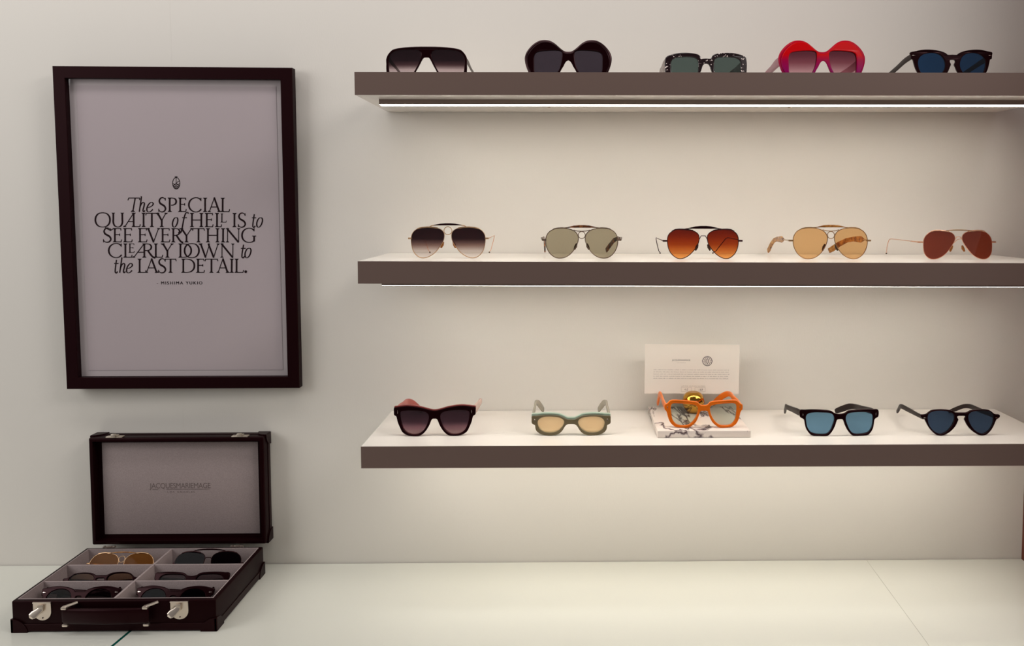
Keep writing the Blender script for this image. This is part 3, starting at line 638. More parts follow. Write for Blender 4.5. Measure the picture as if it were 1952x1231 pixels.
def smooth(lp, n=4): return [(v.x, v.y) for v in catmull([Vector((a, b, 0)) for a, b in lp], n, True)]
class Wrap:
    def __init__(s, k, lean): s.k, s.lean = k, lean
    def y(s, x, z): return s.k * x * x + z * s.lean
    def __call__(s, c): return Vector((c.x, c.y + s.y(c.x, c.z), c.z))
def lens_pair(root, sh, u, w, m, y, parent_frame=None, grow=0.0003, tilt=None):
    for sg in (1, -1):
        lp = smooth([(sg * x * u, (sh['c'] - yy) * u) for x, yy in sh['lens']], 3)
        cx = sum(p[0] for p in lp) / len(lp); cz = sum(p[1] for p in lp) / len(lp)
        lp = [(cx + (a - cx) * (1 + grow / 0.02), cz + (b_ - cz) * (1 + grow / 0.02)) for a, b_ in lp]
        me = plate_mesh('lens', [lp], 0.0016, 0.0002, 0)
        warp(me, lambda c: w(c + Vector((0, y, 0))))
        mesh_obj('lens', me, m, root)
def temples(root, hx, hz, y0, m, m_in, T):
    """acetate arms; T: reach, splay (inward move of the tip for left and right), heights, drop"""
    for sg, inn in ((-1, T.get('in_l', 0.010)), (1, T.get('in_r', 0.010))):
        L = T.get('len', 0.142); h0, h1, h2 = T.get('h', (0.011, 0.009, 0.011)); th = T.get('th', 0.0042); zt = T.get('tip', h2 / 2)
        zb = T.get('zb', hz - 0.008); so = T.get('sp_l' if sg < 0 else 'sp_r', 0.0)
        pts = [(0, y0, hz), (0.001 + so * .2, y0 + L * .18, hz * .8 + zb * .2), (so * .6, y0 + L * .45, hz * .38 + zb * .62), (so - inn * .05, y0 + L * .68, zb), (so - inn * .3, y0 + L * .78, zb - (zb - zt) * .16), (so * .6 - inn * .72, y0 + L * .90, zb - (zb - zt) * .62), (so * .4 - inn, y0 + L, zt)]
        hs = [h0, h0, h1, h1, h2, h2, h2 * .8]
        path = [Vector((sg * (hx + p[0]), p[1], p[2])) for p in pts]
        pa = catmull(path, 4, False)
        sz = []
        for i in range(len(pa)):
            q = i / 4; k = min(int(q), 5); f = q - k
            hh = hs[k] * (1 - f) + hs[k + 1] * f
            sz.append((th * (1 if i < len(pa) - 1 else .6), hh * (1 if i < len(pa) - 1 else .75)))
        me = bar_mesh('temple', pa, sz)
        o = mesh_obj('temple', me, T.get('m_l', m) if sg < 0 else m, root, 50)
        if T.get('logo'):
            mm = bar_mesh('temple_rivet', [path[0] + Vector((sg * (th / 2 - .0002), .010, 0)), path[0] + Vector((sg * (th / 2 - .0002), .0135, 0))], [(0.0012, 0.006), (0.0012, 0.002)])
            mesh_obj('temple_rivet', mm, M['white_metal'], o, 40)
def rivets(root, x, z, w, yf, m, wide=0.006, high=0.0022):
    for sg in (-1, 1):
        lp = [(sg * x + a * wide / 2, z + b_ * high / 2) for a, b_ in ((-1, 0), (-.2, .9), (.2, .35), (1, .2), (1, -.2), (.2, -.35), (-.2, -.9))]
        me = plate_mesh('rivet', [lp], 0.0008, 0.0001, 0); warp(me, lambda c: w(c + Vector((0, yf - 0.0002, 0))))
        mesh_obj('rivet', me, m, root)
def acetate(name, label, group, shape, pos, yaw, mats, lens, u=U, thick=0.0052, bevel=0.0012, k=0.95, lean=0.10, T=None, front=None, rivet=None, hinge=None, lean_back=0.0):
    sh = SHAPES[shape]; w = Wrap(k, lean)
    r = empty(name, pos, (lean_back, 0, yaw)); tag(r, label, 'sunglasses', group)
    out = smooth(full(sh['out'], sh['c'], u)); holes = [smooth([(sg * x * u, (sh['c'] - y) * u) for x, y in sh['lens']], 3) for sg in (1, -1)]
    y0 = 0.0
    if front:                              # laminated: thin front layer on a thicker body of another colour
        fm, ft, inset, hs = front
        fo = [(a * (1 - hs), b_ - inset * min(1.0, max(0.0, (b_ - 0.016) / 0.010))) for a, b_ in out] if inset else out
        me = plate_mesh('front_layer', [fo] + holes, ft, min(bevel, ft * .45)); warp(me, lambda c: w(c + Vector((0, -thick / 2 - ft / 2, 0))))
        mesh_obj('front_layer', me, fm, r, 40)
        y0 = -ft
    me = plate_mesh('frame', [out] + holes, thick, bevel); warp(me, lambda c: w(c))
    mesh_obj('frame', me, mats[0], r, 40)
    lens_pair(r, sh, u, w, lens, -thick / 2 + 0.0006 if front else -0.0008)
    if T is not None:
        hz = (sh['c'] - (hinge[1] if hinge else 380)) * u; hx = (hinge[0] if hinge else 740) * u - 0.0028
        temples(r, hx, hz, w.y(hx, hz) + thick / 2 - 0.001, mats[1], None, T)
    if rivet:
        rx, ry, rw, rh = rivet
        rivets(r, rx * u, (sh['c'] - ry) * u, w, y0 - thick / 2, M['white_metal'], rw, rh)
    return r
def wire(name, label, group, shape, pos, yaw, metal, lens, u=U, k=0.9, lean=0.10, ring=None, brow=None, bridge=None, arms=None, pads=None, end=None, rim=0.00075, lean_back=0.0):
    sh = SHAPES[shape]; w = Wrap(k, lean); cc = sh['c']
    P = lambda x, y, dy=0.0: Vector((x * u, w.y(x * u, (cc - y) * u) + dy, (cc - y) * u))
    r = empty(name, (pos[0], pos[1], pos[2] + rim), (lean_back, 0, yaw)); tag(r, label, 'sunglasses', group)
    for sg in (1, -1):
        lp = smooth([(sg * x * u, (cc - y) * u) for x, y in sh['lens']], 3)
        me = tube_mesh('rim', [(a, w.y(a, b_), b_) for a, b_ in lp], rim, True); mesh_obj('rim', me, metal, r, 60)
    lens_pair(r, sh, u, w, lens, 0.0, grow=0.0)
    top = min(y for x, y in sh['lens'])
    # brow plates riveted along the top of each rim
    for sg in (1, -1):
        tp = sorted([(x, y) for x, y in sh['lens'] if y < top + 55 and x > 180])
        me = bar_mesh('brow_plate', [P(sg * x, y - 6, -0.0008) for x, y in tp], [(0.0022, 0.0022)] * len(tp)); mesh_obj('brow_plate', me, metal, r, 40)
    if brow:
        sm, half, yb, hgt = brow
        pts = [(-half * 1.36, top - 2), (-half * 1.18, yb + 10), (-half, yb + 4)]
        bars = [bar_mesh('brow_bar', [P(s * x, y, -0.0015) for x, y in pts], [(0.0022, 0.0018)] * 3) for s in (1, -1)]
        bars.append(bar_mesh('brow_bar', [P(x, yb + 4 - 8 * (1 - (x / half) ** 2), -0.0012) for x in (-half, -half / 2, 0, half / 2, half)], [(0.0016, 0.0014)] * 5))
        b = mesh_obj('brow_bar', join_meshes('brow_bar', bars), metal, r, 40)
        xs = [-1, -.85, -.55, -.2, .2, .55, .85, 1]; hh = [.25, .45, .85, 1, 1, .85, .45, .25]
        me = bar_mesh('brow_sleeve', [P(x * half, yb - hgt * .35 * (1 - x * x), -0.0022) for x in xs], [(0.0036, hgt * u * h) for h in hh]); mesh_obj('brow_sleeve', me, sm, b, 60)
    if ring:
        ry, rr_ = ring
        me = tube_mesh('bridge_ring', [P(rr_ * math.cos(a * math.pi / 14), ry + rr_ * math.sin(a * math.pi / 14), -0.0004) for a in range(28)], 0.0007, True); mesh_obj('bridge_ring', me, metal, r, 60)
    if bridge:
        me = tube_mesh('bridge', [P(x, y, -0.0004) for x, y in bridge], 0.00075); mesh_obj('bridge', me, metal, r, 60)
    ex, ey = end
    pm = M['amber_pad'] if pads == 'amber' else M['dark_pad']
    for sg in (1, -1):
        me = bar_mesh('end_piece', [P(sg * (ex - 70), ey, 0.0006), P(sg * ex, ey, 0.001), P(sg * ex, ey, 0.006)], [(0.0028, 0.0032), (0.0030, 0.0034), (0.0026, 0.0030)]); mesh_obj('end_piece', me, metal, r, 40)
        px_ = (lambda q: q)(110); py_ = ey + 120
        me = bar_mesh('nose_pad', [P(sg * 92, py_ - 55, .005), P(sg * 112, py_, .006), P(sg * 138, py_ + 60, .005)], [(0.002, 0.003), (0.0030, 0.0055), (0.002, 0.003)]); mesh_obj('nose_pad', me, pm, r, 60)
        kind = arms['kind']; inn = arms['in_r'] if sg > 0 else arms['in_l']; L = arms.get('len', 0.140)
        X = ex * u; Z = (cc - ey) * u; Y = w.y(X, Z) + 0.005
        if kind == 'cable':
            pts = [(0, 0, Z), (0.0006, L * .35, Z + .0004), (0.0004, L * .74, Z + .0006), (-inn * .06, L * .90, Z + .0004), (-inn * .12, L * .955, Z - .0015), (-inn * .24, L * .985, Z - .007), (-inn * .52, L * 1.0, Z * .46), (-inn * .80, L * .995, Z * .16), (-inn * .92, L * .99, .004), (-inn, L * .985, .0016)]
            pa = catmull([Vector((sg * (X + p[0]), Y + p[1], p[2])) for p in pts], 5, False)
            me = tube_mesh('temple', pa, arms.get('r', 0.00065)); o = mesh_obj('temple', me, arms['m'], r, 60)
            me = bar_mesh('temple_sleeve', [Vector((sg * X, Y - .001, Z)), Vector((sg * (X + .0003), Y + .030, Z + .0002))], [(0.0018, 0.0026), (0.0015, 0.002)]); mesh_obj('temple_sleeve', me, arms['m'], o, 40)
            mesh_obj('temple_tip', ball_mesh('temple_tip', (pa[-1].x, pa[-1].y, .0016), 0.0016), arms['tip'], o, 60)
        elif kind == 'paddle':
            pts = [(0, 0, Z), (0.0035, L * .2, Z + .002), (0.003, L * .55, Z)]
            pa = catmull([Vector((sg * (X + p[0]), Y + p[1], p[2])) for p in pts], 5, False)
            o = mesh_obj('temple', bar_mesh('temple', pa, [(0.0020, 0.0036)] * len(pa)), arms['m'], r, 40)
            pts = [(0.003, L * .52, Z, .0046), (0.001, L * .64, Z - .001, .008), (-inn * .3, L * .76, Z - .005, .009), (-inn * .6, L * .88, Z * .58, .009), (-inn * .9, L * .96, Z * .30, .010), (-inn, L, .0062, .010)]
            pa = [Vector((sg * (X + p[0]), Y + p[1], p[2])) for p in pts]
            mesh_obj('temple_tip', bar_mesh('temple_tip', catmull(pa, 3, False), [(0.0036, pts[min(i // 3, 5)][3]) for i in range(16)]), arms['tip'], o, 40)
        elif kind == 'shaped':
            o = mesh_obj('temple', bar_mesh('temple', [Vector((sg * X, Y, Z)), Vector((sg * (X + .001), Y + .034, Z))], [(0.0018, 0.0030), (0.0018, 0.0026)]), arms['m'], r, 40)
            pts = [(0.001, .032, Z, .004), (0.001, .046, Z, .0125), (0.0005, .052, Z, .0125), (0.0, .085, Z - .001, .0095), (-inn * .2, .104, Z - .004, .0092), (-inn * .55, .120, Z * .62, .0105), (-inn * .85, .132, Z * .32, .0115), (-inn, .139, .0065, .0100)]
            pa = [Vector((sg * (X + p[0]), Y + p[1], p[2])) for p in pts]
            mesh_obj('temple_tip', bar_mesh('temple_tip', pa, [(0.0036, p[3]) for p in pts]), arms['tip'], o, 30)
    return r

def T3(r, g, b, bgc=(228, 218, 205)):
    """transmittance that turns the pale backdrop into the lens colour seen"""
    a, c = lin((r, g, b)), lin(bgc); return tuple(min(0.98, max(x / y_, 0.0005)) for x, y_ in zip(a, c))
TOP, MID, LOW = 'sunglasses on the top shelf', 'aviators on the middle shelf', 'sunglasses on the lowest shelf'
def at(k, x, y): return (x, y, shelf_z(k, x) + 0.0002)

# --- top shelf
L_ = lens_mat('smoke_gradient_lens', [(0.0, T3(200, 178, 172)), (0.24, T3(176, 152, 146)), (0.40, T3(70, 46, 46)), (0.56, T3(30, 14, 18)), (1, T3(22, 6, 10))], 0.004, 0.056, 0.05)
acetate('sunglasses', 'black flat top sunglasses with gradient lenses at the left end of the top shelf', TOP, 'shield', at(0, -0.2570, -0.172), 0.0, (M['black'], M['dark_metal']), L_, u=0.0000948, bevel=0.0014, k=0.75,
        T=dict(h=(0.0085, 0.0050, 0.0035), th=0.0030, in_l=.012, in_r=.006, zb=0.026, sp_r=.004), hinge=(752, 500))
L_ = lens_mat('dark_grey_lens', [(0, T3(60, 50, 56))], refl=0.05)
acetate('sunglasses', 'oversized black sunglasses with double humped brow, second from the left on the top shelf', TOP, 'bumps', at(0, -0.0025, -0.172), 0.0, (M['bevel_black'], M['black_side']), L_, thick=0.0070, bevel=0.0028, k=0.6,
        front=(M['black'], 0.0030, 0.0038, 0.05), T=dict(h=(0.016, 0.013, 0.012), th=0.005, in_l=.016, in_r=.016, zb=0.026, tip=.006), hinge=(790, 520))
L_ = lens_mat('grey_green_lens', [(0, T3(82, 92, 84))], refl=0.05)
acetate('sunglasses', 'black rectangular sunglasses with white flecks and grey green lenses on the top shelf', TOP, 'oblong', at(0, 0.2454, -0.172), 0.0, (M['flecked'], M['flecked_side']), L_, thick=0.0062, bevel=0.0016, k=0.7,
        T=dict(h=(0.022, 0.018, 0.014), th=0.005, in_l=.010, in_r=.022, zb=0.026, tip=.007), hinge=(762, 600))
L_ = lens_mat('rose_gradient_lens', [(0.0, T3(205, 165, 160)), (0.2, T3(186, 138, 138)), (0.5, T3(132, 70, 78)), (0.8, T3(98, 42, 52)), (1, T3(92, 36, 46))], 0.004, 0.056, 0.05)
acetate('sunglasses', 'red and magenta sunglasses with double humped brow on the top shelf', TOP, 'bumps', at(0, 0.4550, -0.172), 0.0, (M['pink_rim'], M['mauve']), L_, thick=0.0070, bevel=0.0028, k=0.6,
        front=(M['two_red'], 0.0030, 0.0038, 0.05), T=dict(h=(0.017, 0.014, 0.012), th=0.005, in_l=-.004, in_r=.022, zb=0.026, tip=.006), hinge=(800, 540))
L_ = lens_mat('deep_blue_lens', [(0, T3(26, 58, 90))], refl=0.06)
acetate('sunglasses', 'black keyhole sunglasses with deep blue lenses at the right end of the top shelf', TOP, 'keyround', at(0, 0.6902, -0.172), 0.0, (M['black'], M['black_side']), L_, u=0.0000993, bevel=0.0010, k=0.8,
        T=dict(h=(0.010, 0.009, 0.010), th=0.0042, in_l=-.006, in_r=.026, zb=0.026, tip=.006, logo=1), hinge=(748, 455), rivet=(700, 440, 0.0062, 0.0026))

# --- middle shelf
cab = lambda m_, tip, il, ir, r_=0.00065: dict(kind='cable', m=m_, tip=tip, in_l=il, in_r=ir, r=r_)
L_ = lens_mat('brown_black_gradient_lens', [(0.02, T3(222, 208, 194)), (0.24, T3(200, 180, 166)), (0.42, T3(122, 92, 82)), (0.62, T3(38, 18, 20)), (1, T3(28, 5, 8))], 0.0, 0.056, 0.05)
wire('aviator_sunglasses', 'gold ring bridge aviators with dark gradient lenses, leftmost on the middle shelf', MID, 'ring_dark', at(1, -0.2222, -0.1690), 0.0, M['gold'], L_, u=0.0000975, ring=(306, 74), brow=(M['black'], 258, 200, 40), arms=cab(M['rose_gold'], M['gunmetal'], .014, .012), pads='amber', end=(745, 450))
L_ = lens_mat('grey_olive_lens', [(0, T3(160, 146, 120))], refl=0.05)
wire('aviator_sunglasses', 'bronze ring bridge aviators with grey olive lenses and dark paddle tips', MID, 'ring', at(1, 0.0220, -0.1650), 0.0, M['gunmetal'], L_, u=0.0000993, ring=(388, 64), brow=(M['tortoise'], 262, 246, 50), bridge=[(-150, 296), (-80, 314), (0, 320), (80, 314), (150, 296)],
     arms=dict(kind='paddle', m=M['gunmetal'], tip=M['tortoise'], in_l=.0, in_r=.020), pads='dark', end=(725, 480))
L_ = lens_mat('orange_gradient_lens', [(0.02, T3(226, 152, 78)), (0.25, T3(198, 106, 42)), (0.5, T3(146, 52, 8)), (0.75, T3(118, 30, 2)), (1, T3(92, 18, 3))], 0.0, 0.053, 0.05)
wire('aviator_sunglasses', 'black wire aviators with orange to brown gradient lenses on the middle shelf', MID, 'pilot', at(1, 0.2436, -0.1720), 0.0, M['black_metal'], L_, u=0.0000985, brow=(M['black'], 268, 266, 54), bridge=[(-75, 470), (-62, 448), (-38, 405), (38, 405), (62, 448), (75, 470)], arms=cab(M['black_metal'], M['dark_pad'], .010, .028, 0.0008), pads='dark', end=(732, 500))
L_ = lens_mat('light_orange_lens', [(0, T3(212, 166, 112))], refl=0.05)
wire('aviator_sunglasses', 'ring bridge aviators with pale orange lenses and amber tortoise tips', MID, 'ring', at(1, 0.4806, -0.1620), 0.0, M['antique'], L_, u=0.0001030, ring=(390, 63), brow=(M['amber_tortoise'], 240, 246, 48), bridge=[(-150, 296), (-80, 314), (0, 320), (80, 314), (150, 296)],
     arms=dict(kind='shaped', m=M['steel'], tip=M['amber_tortoise'], in_l=-.004, in_r=.030), pads='dark', end=(728, 490))
L_ = lens_mat('rust_mirror_lens', [(0, T3(120, 40, 24))], refl=0.07, mirror=lin((140, 66, 44)), mirror_amt=0.45)
wire('aviator_sunglasses', 'rose gold wire aviators with rust red mirrored lenses, rightmost on the middle shelf', MID, 'pilot_wide', at(1, 0.7172, -0.1600), 0.0, M['rose_gold'], L_, u=0.0000975, brow=(M['antique'], 245, 288, 22), bridge=[(-72, 470), (-60, 448), (-38, 412), (38, 412), (60, 448), (72, 470)], arms=cab(M['rose_gold'], M['dark_pad'], -.004, .034), pads='amber', end=(728, 510))

# --- lowest shelf
L_ = lens_mat('plum_gradient_lens', [(0.05, T3(140, 112, 108, (222, 212, 200))), (0.3, T3(106, 72, 76, (222, 212, 200))), (0.5, T3(52, 32, 38, (222, 212, 200))), (1, T3(34, 16, 22, (222, 212, 200)))], 0.002, 0.048, 0.05)
acetate('sunglasses', 'dark oxblood sunglasses with thick frames at the left end of the lowest shelf', LOW, 'trapeze', at(2, -0.2475, -0.1820), 0.02, (M['brick'], M['rose_clear']), L_, thick=0.0046, bevel=0.0010, k=0.8,
        front=(M['black'], 0.0024, 0.0018, 0.0), T=dict(h=(0.013, 0.011, 0.012), th=0.0044, in_l=.022, in_r=.012, zb=0.0375, tip=.0065, sp_r=.006, m_l=M['brick_soft']), hinge=(752, 350), rivet=(700, 365, 0.0012, 0.0080))
L_ = lens_mat('peach_lens', [(0, T3(240, 210, 162, (236, 228, 216)))], refl=0.04, mirror=lin((255, 222, 176)), mirror_amt=0.5)
acetate('sunglasses', 'sage green oval sunglasses with peach lenses, second from the left on the lowest shelf', LOW, 'oval', at(2, 0.0023, -0.1800), 0.0, (M['sage'], M['sage_clear']), L_, u=0.0000984, thick=0.0080, bevel=0.0012, k=0.7,
        front=(M['olive'], 0.0022, 0.0034, 0.0), T=dict(h=(0.012, 0.009, 0.012), th=0.0046, in_l=.014, in_r=.014, zb=0.034, tip=.0065), hinge=(735, 510), rivet=(680, 530, 0.0026, 0.0060))
MBZ = shelf_z(2, 0.2428)
slab = box('marble_slab', -0.0845, 0.0845, -0.089, 0.089, 0.0, 0.0125, M['marble'], None, 0.0008); slab.location = (0.2432, -0.1130, MBZ + 0.0002)
tag(slab, 'white marble slab with dark veins on the lowest shelf', 'marble slab')
L_ = lens_mat('pale_green_lens', [(0, (0.62, 0.68, 0.62))], refl=0.06)
acetate('sunglasses', 'bright orange square sunglasses standing on the marble slab', LOW, 'square', (0.2462, -0.1815, MBZ + 0.0128), 0.0, (M['orange'], M['orange']), L_, u=0.0000984, thick=0.0054, bevel=0.0012, k=0.8,
        T=dict(h=(0.012, 0.010, 0.012), th=0.0046, in_l=.000, in_r=.026, zb=0.038, tip=.0065), hinge=(728, 405), rivet=(680, 400, 0.0016, 0.0060))
L_ = lens_mat('sky_blue_lens', [(0, T3(104, 136, 152))], refl=0.05, mirror=lin((96, 134, 156)), mirror_amt=0.2)
acetate('sunglasses', 'black square sunglasses with light blue lenses, right of the marble slab', LOW, 'blocky', at(2, 0.4932, -0.1930), 0.02, (M['black'], M['black_side']), L_, u=0.0000975, bevel=0.0010, k=0.8,
        T=dict(h=(0.012, 0.010, 0.012), th=0.0044, in_l=.010, in_r=.024, zb=0.027, tip=.0060, logo=1), hinge=(730, 345), rivet=(690, 355, 0.0014, 0.0060))
L_ = lens_mat('navy_lens', [(0, T3(48, 62, 80))], refl=0.05)
acetate('sunglasses', 'black teardrop sunglasses with navy lenses at the right end of the lowest shelf', LOW, 'teardrop', at(2, 0.7154, -0.1935), 0.0, (M['black'], M['black_side']), L_, u=0.0000970, bevel=0.0010, k=0.8,
        T=dict(h=(0.0075, 0.009, 0.008), th=0.0040, in_l=.010, in_r=.020, zb=0.0275, tip=.0045, logo=1), hinge=(722, 415), rivet=(680, 412, 0.0058, 0.0024))

# ------------------------------------------------------------------ brass card holder and card
bx, by, bz = 0.2436, -0.0700, MBZ + 0.0127
prof = [(0, 0), (.0105, 0), (.0120, .0008), (.0165, .0062), (.0200, .0125), (.0216, .0205), (.0210, .0268), (.0190, .0328), (.0150, .0380), (.0110, .0405), (.0098, .0410), (0, .0410)]
pf = catmull([Vector((a, 0, z)) for a, z in prof], 3, False)
bm = bmesh.new()
geo = [bm.verts.new((max(p.x, 0), 0, p.z)) for p in pf]
eds = [bm.edges.new((a, b_)) for a, b_ in zip(geo, geo[1:])]
bmesh.ops.spin(bm, geom=geo + eds, cent=(0, 0, 0), axis=(0, 0, 1), angle=2 * math.pi, steps=40, use_duplicate=False)
bmesh.ops.remove_doubles(bm, verts=bm.verts, dist=1e-5); bmesh.ops.recalc_face_normals(bm, faces=bm.faces)
bh = empty('card_holder', (bx, by, bz)); tag(bh, 'round polished brass card holder standing on the marble slab', 'card holder')
bm_obj('brass_ball', bm, M['brass'], bh, 60)
bm = bmesh.new()
BT = lambda a, b_: (a * 0.001, -0.0219 + 0.02 * ((a * .001) ** 2 + (b_ * .001) ** 2) / 0.001, 0.0215 + b_ * 0.001)
bst = lambda pts, w: ribbon(bm, [tuple(v)[:2] for v in catmull([Vector((a, b_, 0)) for a, b_ in pts], 4, False)] if len(pts) > 2 else pts, lambda u_, d: w, BT)
bst(el(0, 0, 3.2, 4.2), .8); bst([(0, 4), (0, -4)], .8); bst([(-2.6, 0), (0, -1.5), (2.6, 0)], .8); bst([(-2, 2), (2, 2)], .7)
bm_obj('engraved_crest', bm, M['brass_dark'], bh)
cb = box('clip', -0.006, 0.006, 0.0205, 0.0235, 0.018, 0.0365, M['brass'], bh, 0.001)
# the card stands behind the ball, tucked in its clip
cd = empty('card', (0.2438, -0.0462, -0.3745), (math.radians(-2), math.radians(0.45), 0))
tag(cd, 'white printed edition card held upright by the brass ball', 'card')
CWX, CHZ = 0.1890, 0.0985
csheet = box('card_sheet', -CWX / 2, CWX / 2, 0, 0.0005, 0, CHZ, M['card'], cd)
def put(me, x, z): warp(me, lambda c: Vector((c.x + x, -0.0002, c.z + z))); return me
me = put(text_mesh('lettering', 'JACQUESMARIEMAGE', 0.0042, 0.0365, spacing=0.95), -0.0220, CHZ - 0.0340); mesh_obj('lettering', me, M['grey_print'], cd)
me = put(text_mesh('lettering', 'LOS ANGELES', 0.0016, 0.0175, spacing=1.3), -0.0215, CHZ - 0.0374); mesh_obj('lettering', me, M['pale_print'], cd)
bm = bmesh.new()
CT = lambda a, b_: (0.0305 + a * 0.001, -0.0002, CHZ - 0.0330 + b_ * 0.001)
cst = lambda pts, w: ribbon(bm, [tuple(v)[:2] for v in catmull([Vector((a, b_, 0)) for a, b_ in pts], 4, False)] if len(pts) > 2 else pts, lambda u_, d: w, CT)
cst(el(0, 0, 9.3, 9.3), 1.5); cst(el(0, 0, 5.8, 7.6), .8); cst(el(0, 0, 2.4, 5.0), 1.1); cst([(0, 7), (0, -7)], .6); cst(el(-4.4, 0, 1.2, 4.5), .7); cst(el(4.4, 0, 1.2, 4.5), .7)
cst([(-10.6, 0), (-9.2, 1.2)], 1.4); cst([(10.6, 0), (9.2, 1.2)], 1.4)
for k in range(10):
    a = 2 * math.pi * k / 10 + .2; cst([(6.4 * math.cos(a), 7.3 * math.sin(a)), (8.6 * math.cos(a), 8.8 * math.sin(a))], .7)
bm_obj('crest', bm, M['grey_print'], cd)
bm = bmesh.new(); rnd = random.Random(7)
for row in range(5):                                       # five lines of print too small to read
    x = -0.0770; z = CHZ - 0.0515 - row * 0.00435
    while x < 0.0735:
        for _ in range(rnd.randint(2, 11)):
            if x > 0.0745: break
            hh = rnd.choice((.0011, .0011, .0016)); ww = rnd.uniform(.00055, .0010)
            bm.faces.new([bm.verts.new(p) for p in ((x, -.0002, z), (x + ww * .45, -.0002, z), (x + ww * .45, -.0002, z + hh), (x, -.0002, z + hh))])
            bm.faces.new([bm.verts.new(p) for p in ((x, -.0002, z + hh * .3), (x + ww, -.0002, z + hh * .3), (x + ww, -.0002, z + hh * .6), (x, -.0002, z + hh * .6))])
            x += ww + .0004
        x += .0013
bm_obj('fine_print', bm, M['mid_print'], cd)
me = put(text_mesh('lettering', 'LIMITED EDITION NUMBER', 0.0022, 0.0480, spacing=1.2), 0.0030, CHZ - 0.0845); mesh_obj('lettering', me, M['pale_print'], cd)
bm = bmesh.new()
for x0, x1 in ((-0.0212, -0.0005), (0.0062, 0.0272)):
    for a in ((x0, x1, CHZ - .0862, CHZ - .0858), (x0, x1, CHZ - .0948, CHZ - .0944), (x0, x0 + .0004, CHZ - .0948, CHZ - .0858), (x1 - .0004, x1, CHZ - .0948, CHZ - .0858)):
        bm.faces.new([bm.verts.new(p) for p in ((a[0], -.0002, a[2]), (a[1], -.0002, a[2]), (a[1], -.0002, a[3]), (a[0], -.0002, a[3]))])
bm_obj('number_box', bm, M['pale_print'], cd)
bm = bmesh.new()
HT = lambda a, b_: (a * 0.001, -0.00025, CHZ - 0.0930 + b_ * 0.001)
hst = lambda pts: ribbon(bm, [tuple(v)[:2] for v in catmull([Vector((a, b_, 0)) for a, b_ in pts], 4, False)] if len(pts) > 2 else pts, lambda u_, d: .55, HT)
hst([(-12.6, 4.6), (-14.2, 2.0), (-10.8, 2.4)]); hst([(-11.4, 4.4), (-12.2, .6)]); hst([(-9.6, 3.8), (-8.4, 4.8), (-7.8, 3.6), (-10, .4), (-7.6, .8)])
hst([(15, 4.4), (13.9, .6)]); hst([(18.4, 4.6), (17.2, 3.6), (18.2, 2.6), (17.4, .8), (16.4, 1.6), (18.2, 2.8), (18.4, 4.6)]); hst([(21.6, 4.6), (20.4, 3.6), (21.4, 2.6), (20.6, .8), (19.6, 1.6), (21.4, 2.8), (21.6, 4.6)])
bm_obj('handwriting', bm, M['grey_print'], cd)

# ------------------------------------------------------------------ glasses lying in the six compartments
CASE = 'sunglasses in the briefcase compartments'
def folded(root, hx, hz, y0, m, th=0.004, h=0.010):
    """arms folded flat behind the front"""
    for sg, dy in ((-1, 0.002), (1, 0.0075)):
        pts = [Vector((sg * hx, y0, hz)), Vector((sg * (hx - .004), y0 + .008 + dy, hz)), Vector((sg * (hx - .040), y0 + .008 + dy, hz - .002)), Vector((sg * (hx - .095), y0 + .009 + dy, hz - .004)), Vector((sg * (hx - .118), y0 + .009 + dy, hz - .008))]
        mesh_obj('temple', bar_mesh('temple', pts, [(th, h)] * 4 + [(th, h * .7)]), m, root, 50)
cz = counter_z(CX0 + CWD / 2)
def slot(col, row):
    x = CX0 + CWD / 2 + (LDX + (1 if col else -1) * (ix + (-LDX if col else LDX)) / 2 if False else ((LDX - ix) / 2 if col == 0 else (LDX + ix) / 2))
    y = CY0 + CDP / 2 + (row - 1) * (2 * iy / 3)
    return x, y, cz + 0.0150
black_l = lens_mat('case_smoke_lens', [(0, T3(120, 104, 100))], refl=0.004)
brown_l = lens_mat('case_brown_lens', [(0, T3(150, 118, 92))], refl=0.004)
ink_l = lens_mat('case_ink_lens', [(0, T3(40, 36, 60))], refl=0.004)
amber_l = lens_mat('case_amber_lens', [(0, T3(176, 124, 60))], refl=0.004, mirror=lin((130, 84, 40)), mirror_amt=0.25)
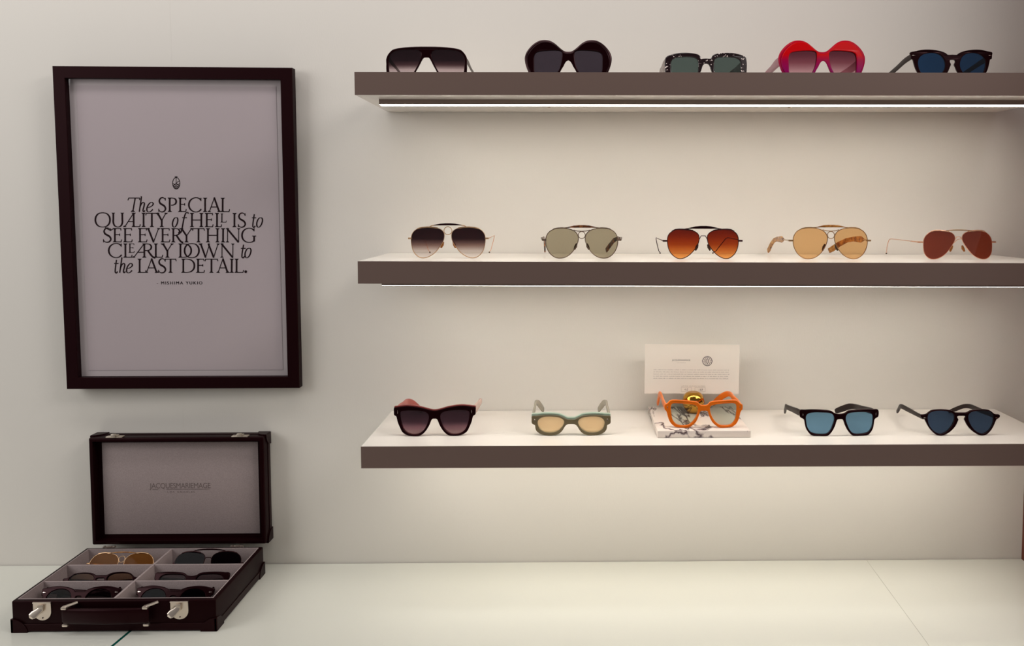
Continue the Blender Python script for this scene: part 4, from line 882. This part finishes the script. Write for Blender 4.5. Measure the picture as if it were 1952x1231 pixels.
dark_l = lens_mat('case_dark_lens', [(0, T3(20, 6, 12))], refl=0.004)
LB = -0.62                    # they recline against the back of each compartment
def incase(kind, col, row, label, shape, lens, m, u=0.0000935, dx=0.0, yaw=0.0, dz=0.0, lb=LB, **k):
    x, y, z = slot(col, row)
    p = (x + dx, y - 0.018, z + dz)
    if kind == 'a':
        r = acetate('sunglasses', label, CASE, shape, p, yaw, (m, m), lens, u=u, thick=0.0052, bevel=0.0013, k=0.55, lean=0.0, lean_back=lb, rivet=(690, 450, 0.0060, 0.0026) if k.get('riv') else None)
        sh = SHAPES[shape]; folded(r, 0.0655, (sh['c'] - 395) * u, 0.006, m)
    else:
        r = wire('aviator_sunglasses', label, CASE, shape, p, yaw, m, lens, u=u, k=0.5, lean=0.0, lean_back=lb, ring=k.get('ring'), brow=k.get('brow'), bridge=k.get('bridge'), arms=dict(kind='none', in_l=0, in_r=0), pads='amber', end=(725, 470))
        sh = SHAPES[shape]; folded(r, 0.0660, (sh['c'] - 450) * u, 0.006, m, 0.0016, 0.0022)
    return r
incase('w', 0, 2, 'gold ring bridge aviators with amber lenses in the back left compartment of the briefcase', 'ring', amber_l, M['gold'], ring=(388, 64), brow=(M['amber_tortoise'], 260, 262, 26))
incase('w', 1, 2, 'dark lensed aviators with a black brow bar in the back right compartment of the briefcase', 'ring_dark', dark_l, M['black_metal'], brow=(M['black'], 258, 210, 36), bridge=[(-72, 400), (-50, 360), (50, 360), (72, 400)])
incase('a', 0, 1, 'black sunglasses with brown lenses in the middle left compartment of the briefcase', 'teardrop', brown_l, M['black'], riv=True, yaw=0.03)
incase('a', 1, 1, 'black sunglasses in the middle right compartment of the briefcase', 'blocky', black_l, M['black'], riv=True)
incase('a', 0, 0, 'black keyhole sunglasses with grey lenses in the front left compartment of the briefcase', 'keyround', black_l, M['black'], riv=True)
incase('a', 1, 0, 'black sunglasses with ink blue lenses in the front right compartment of the briefcase', 'keyround', ink_l, M['black'], riv=True, yaw=-0.02)
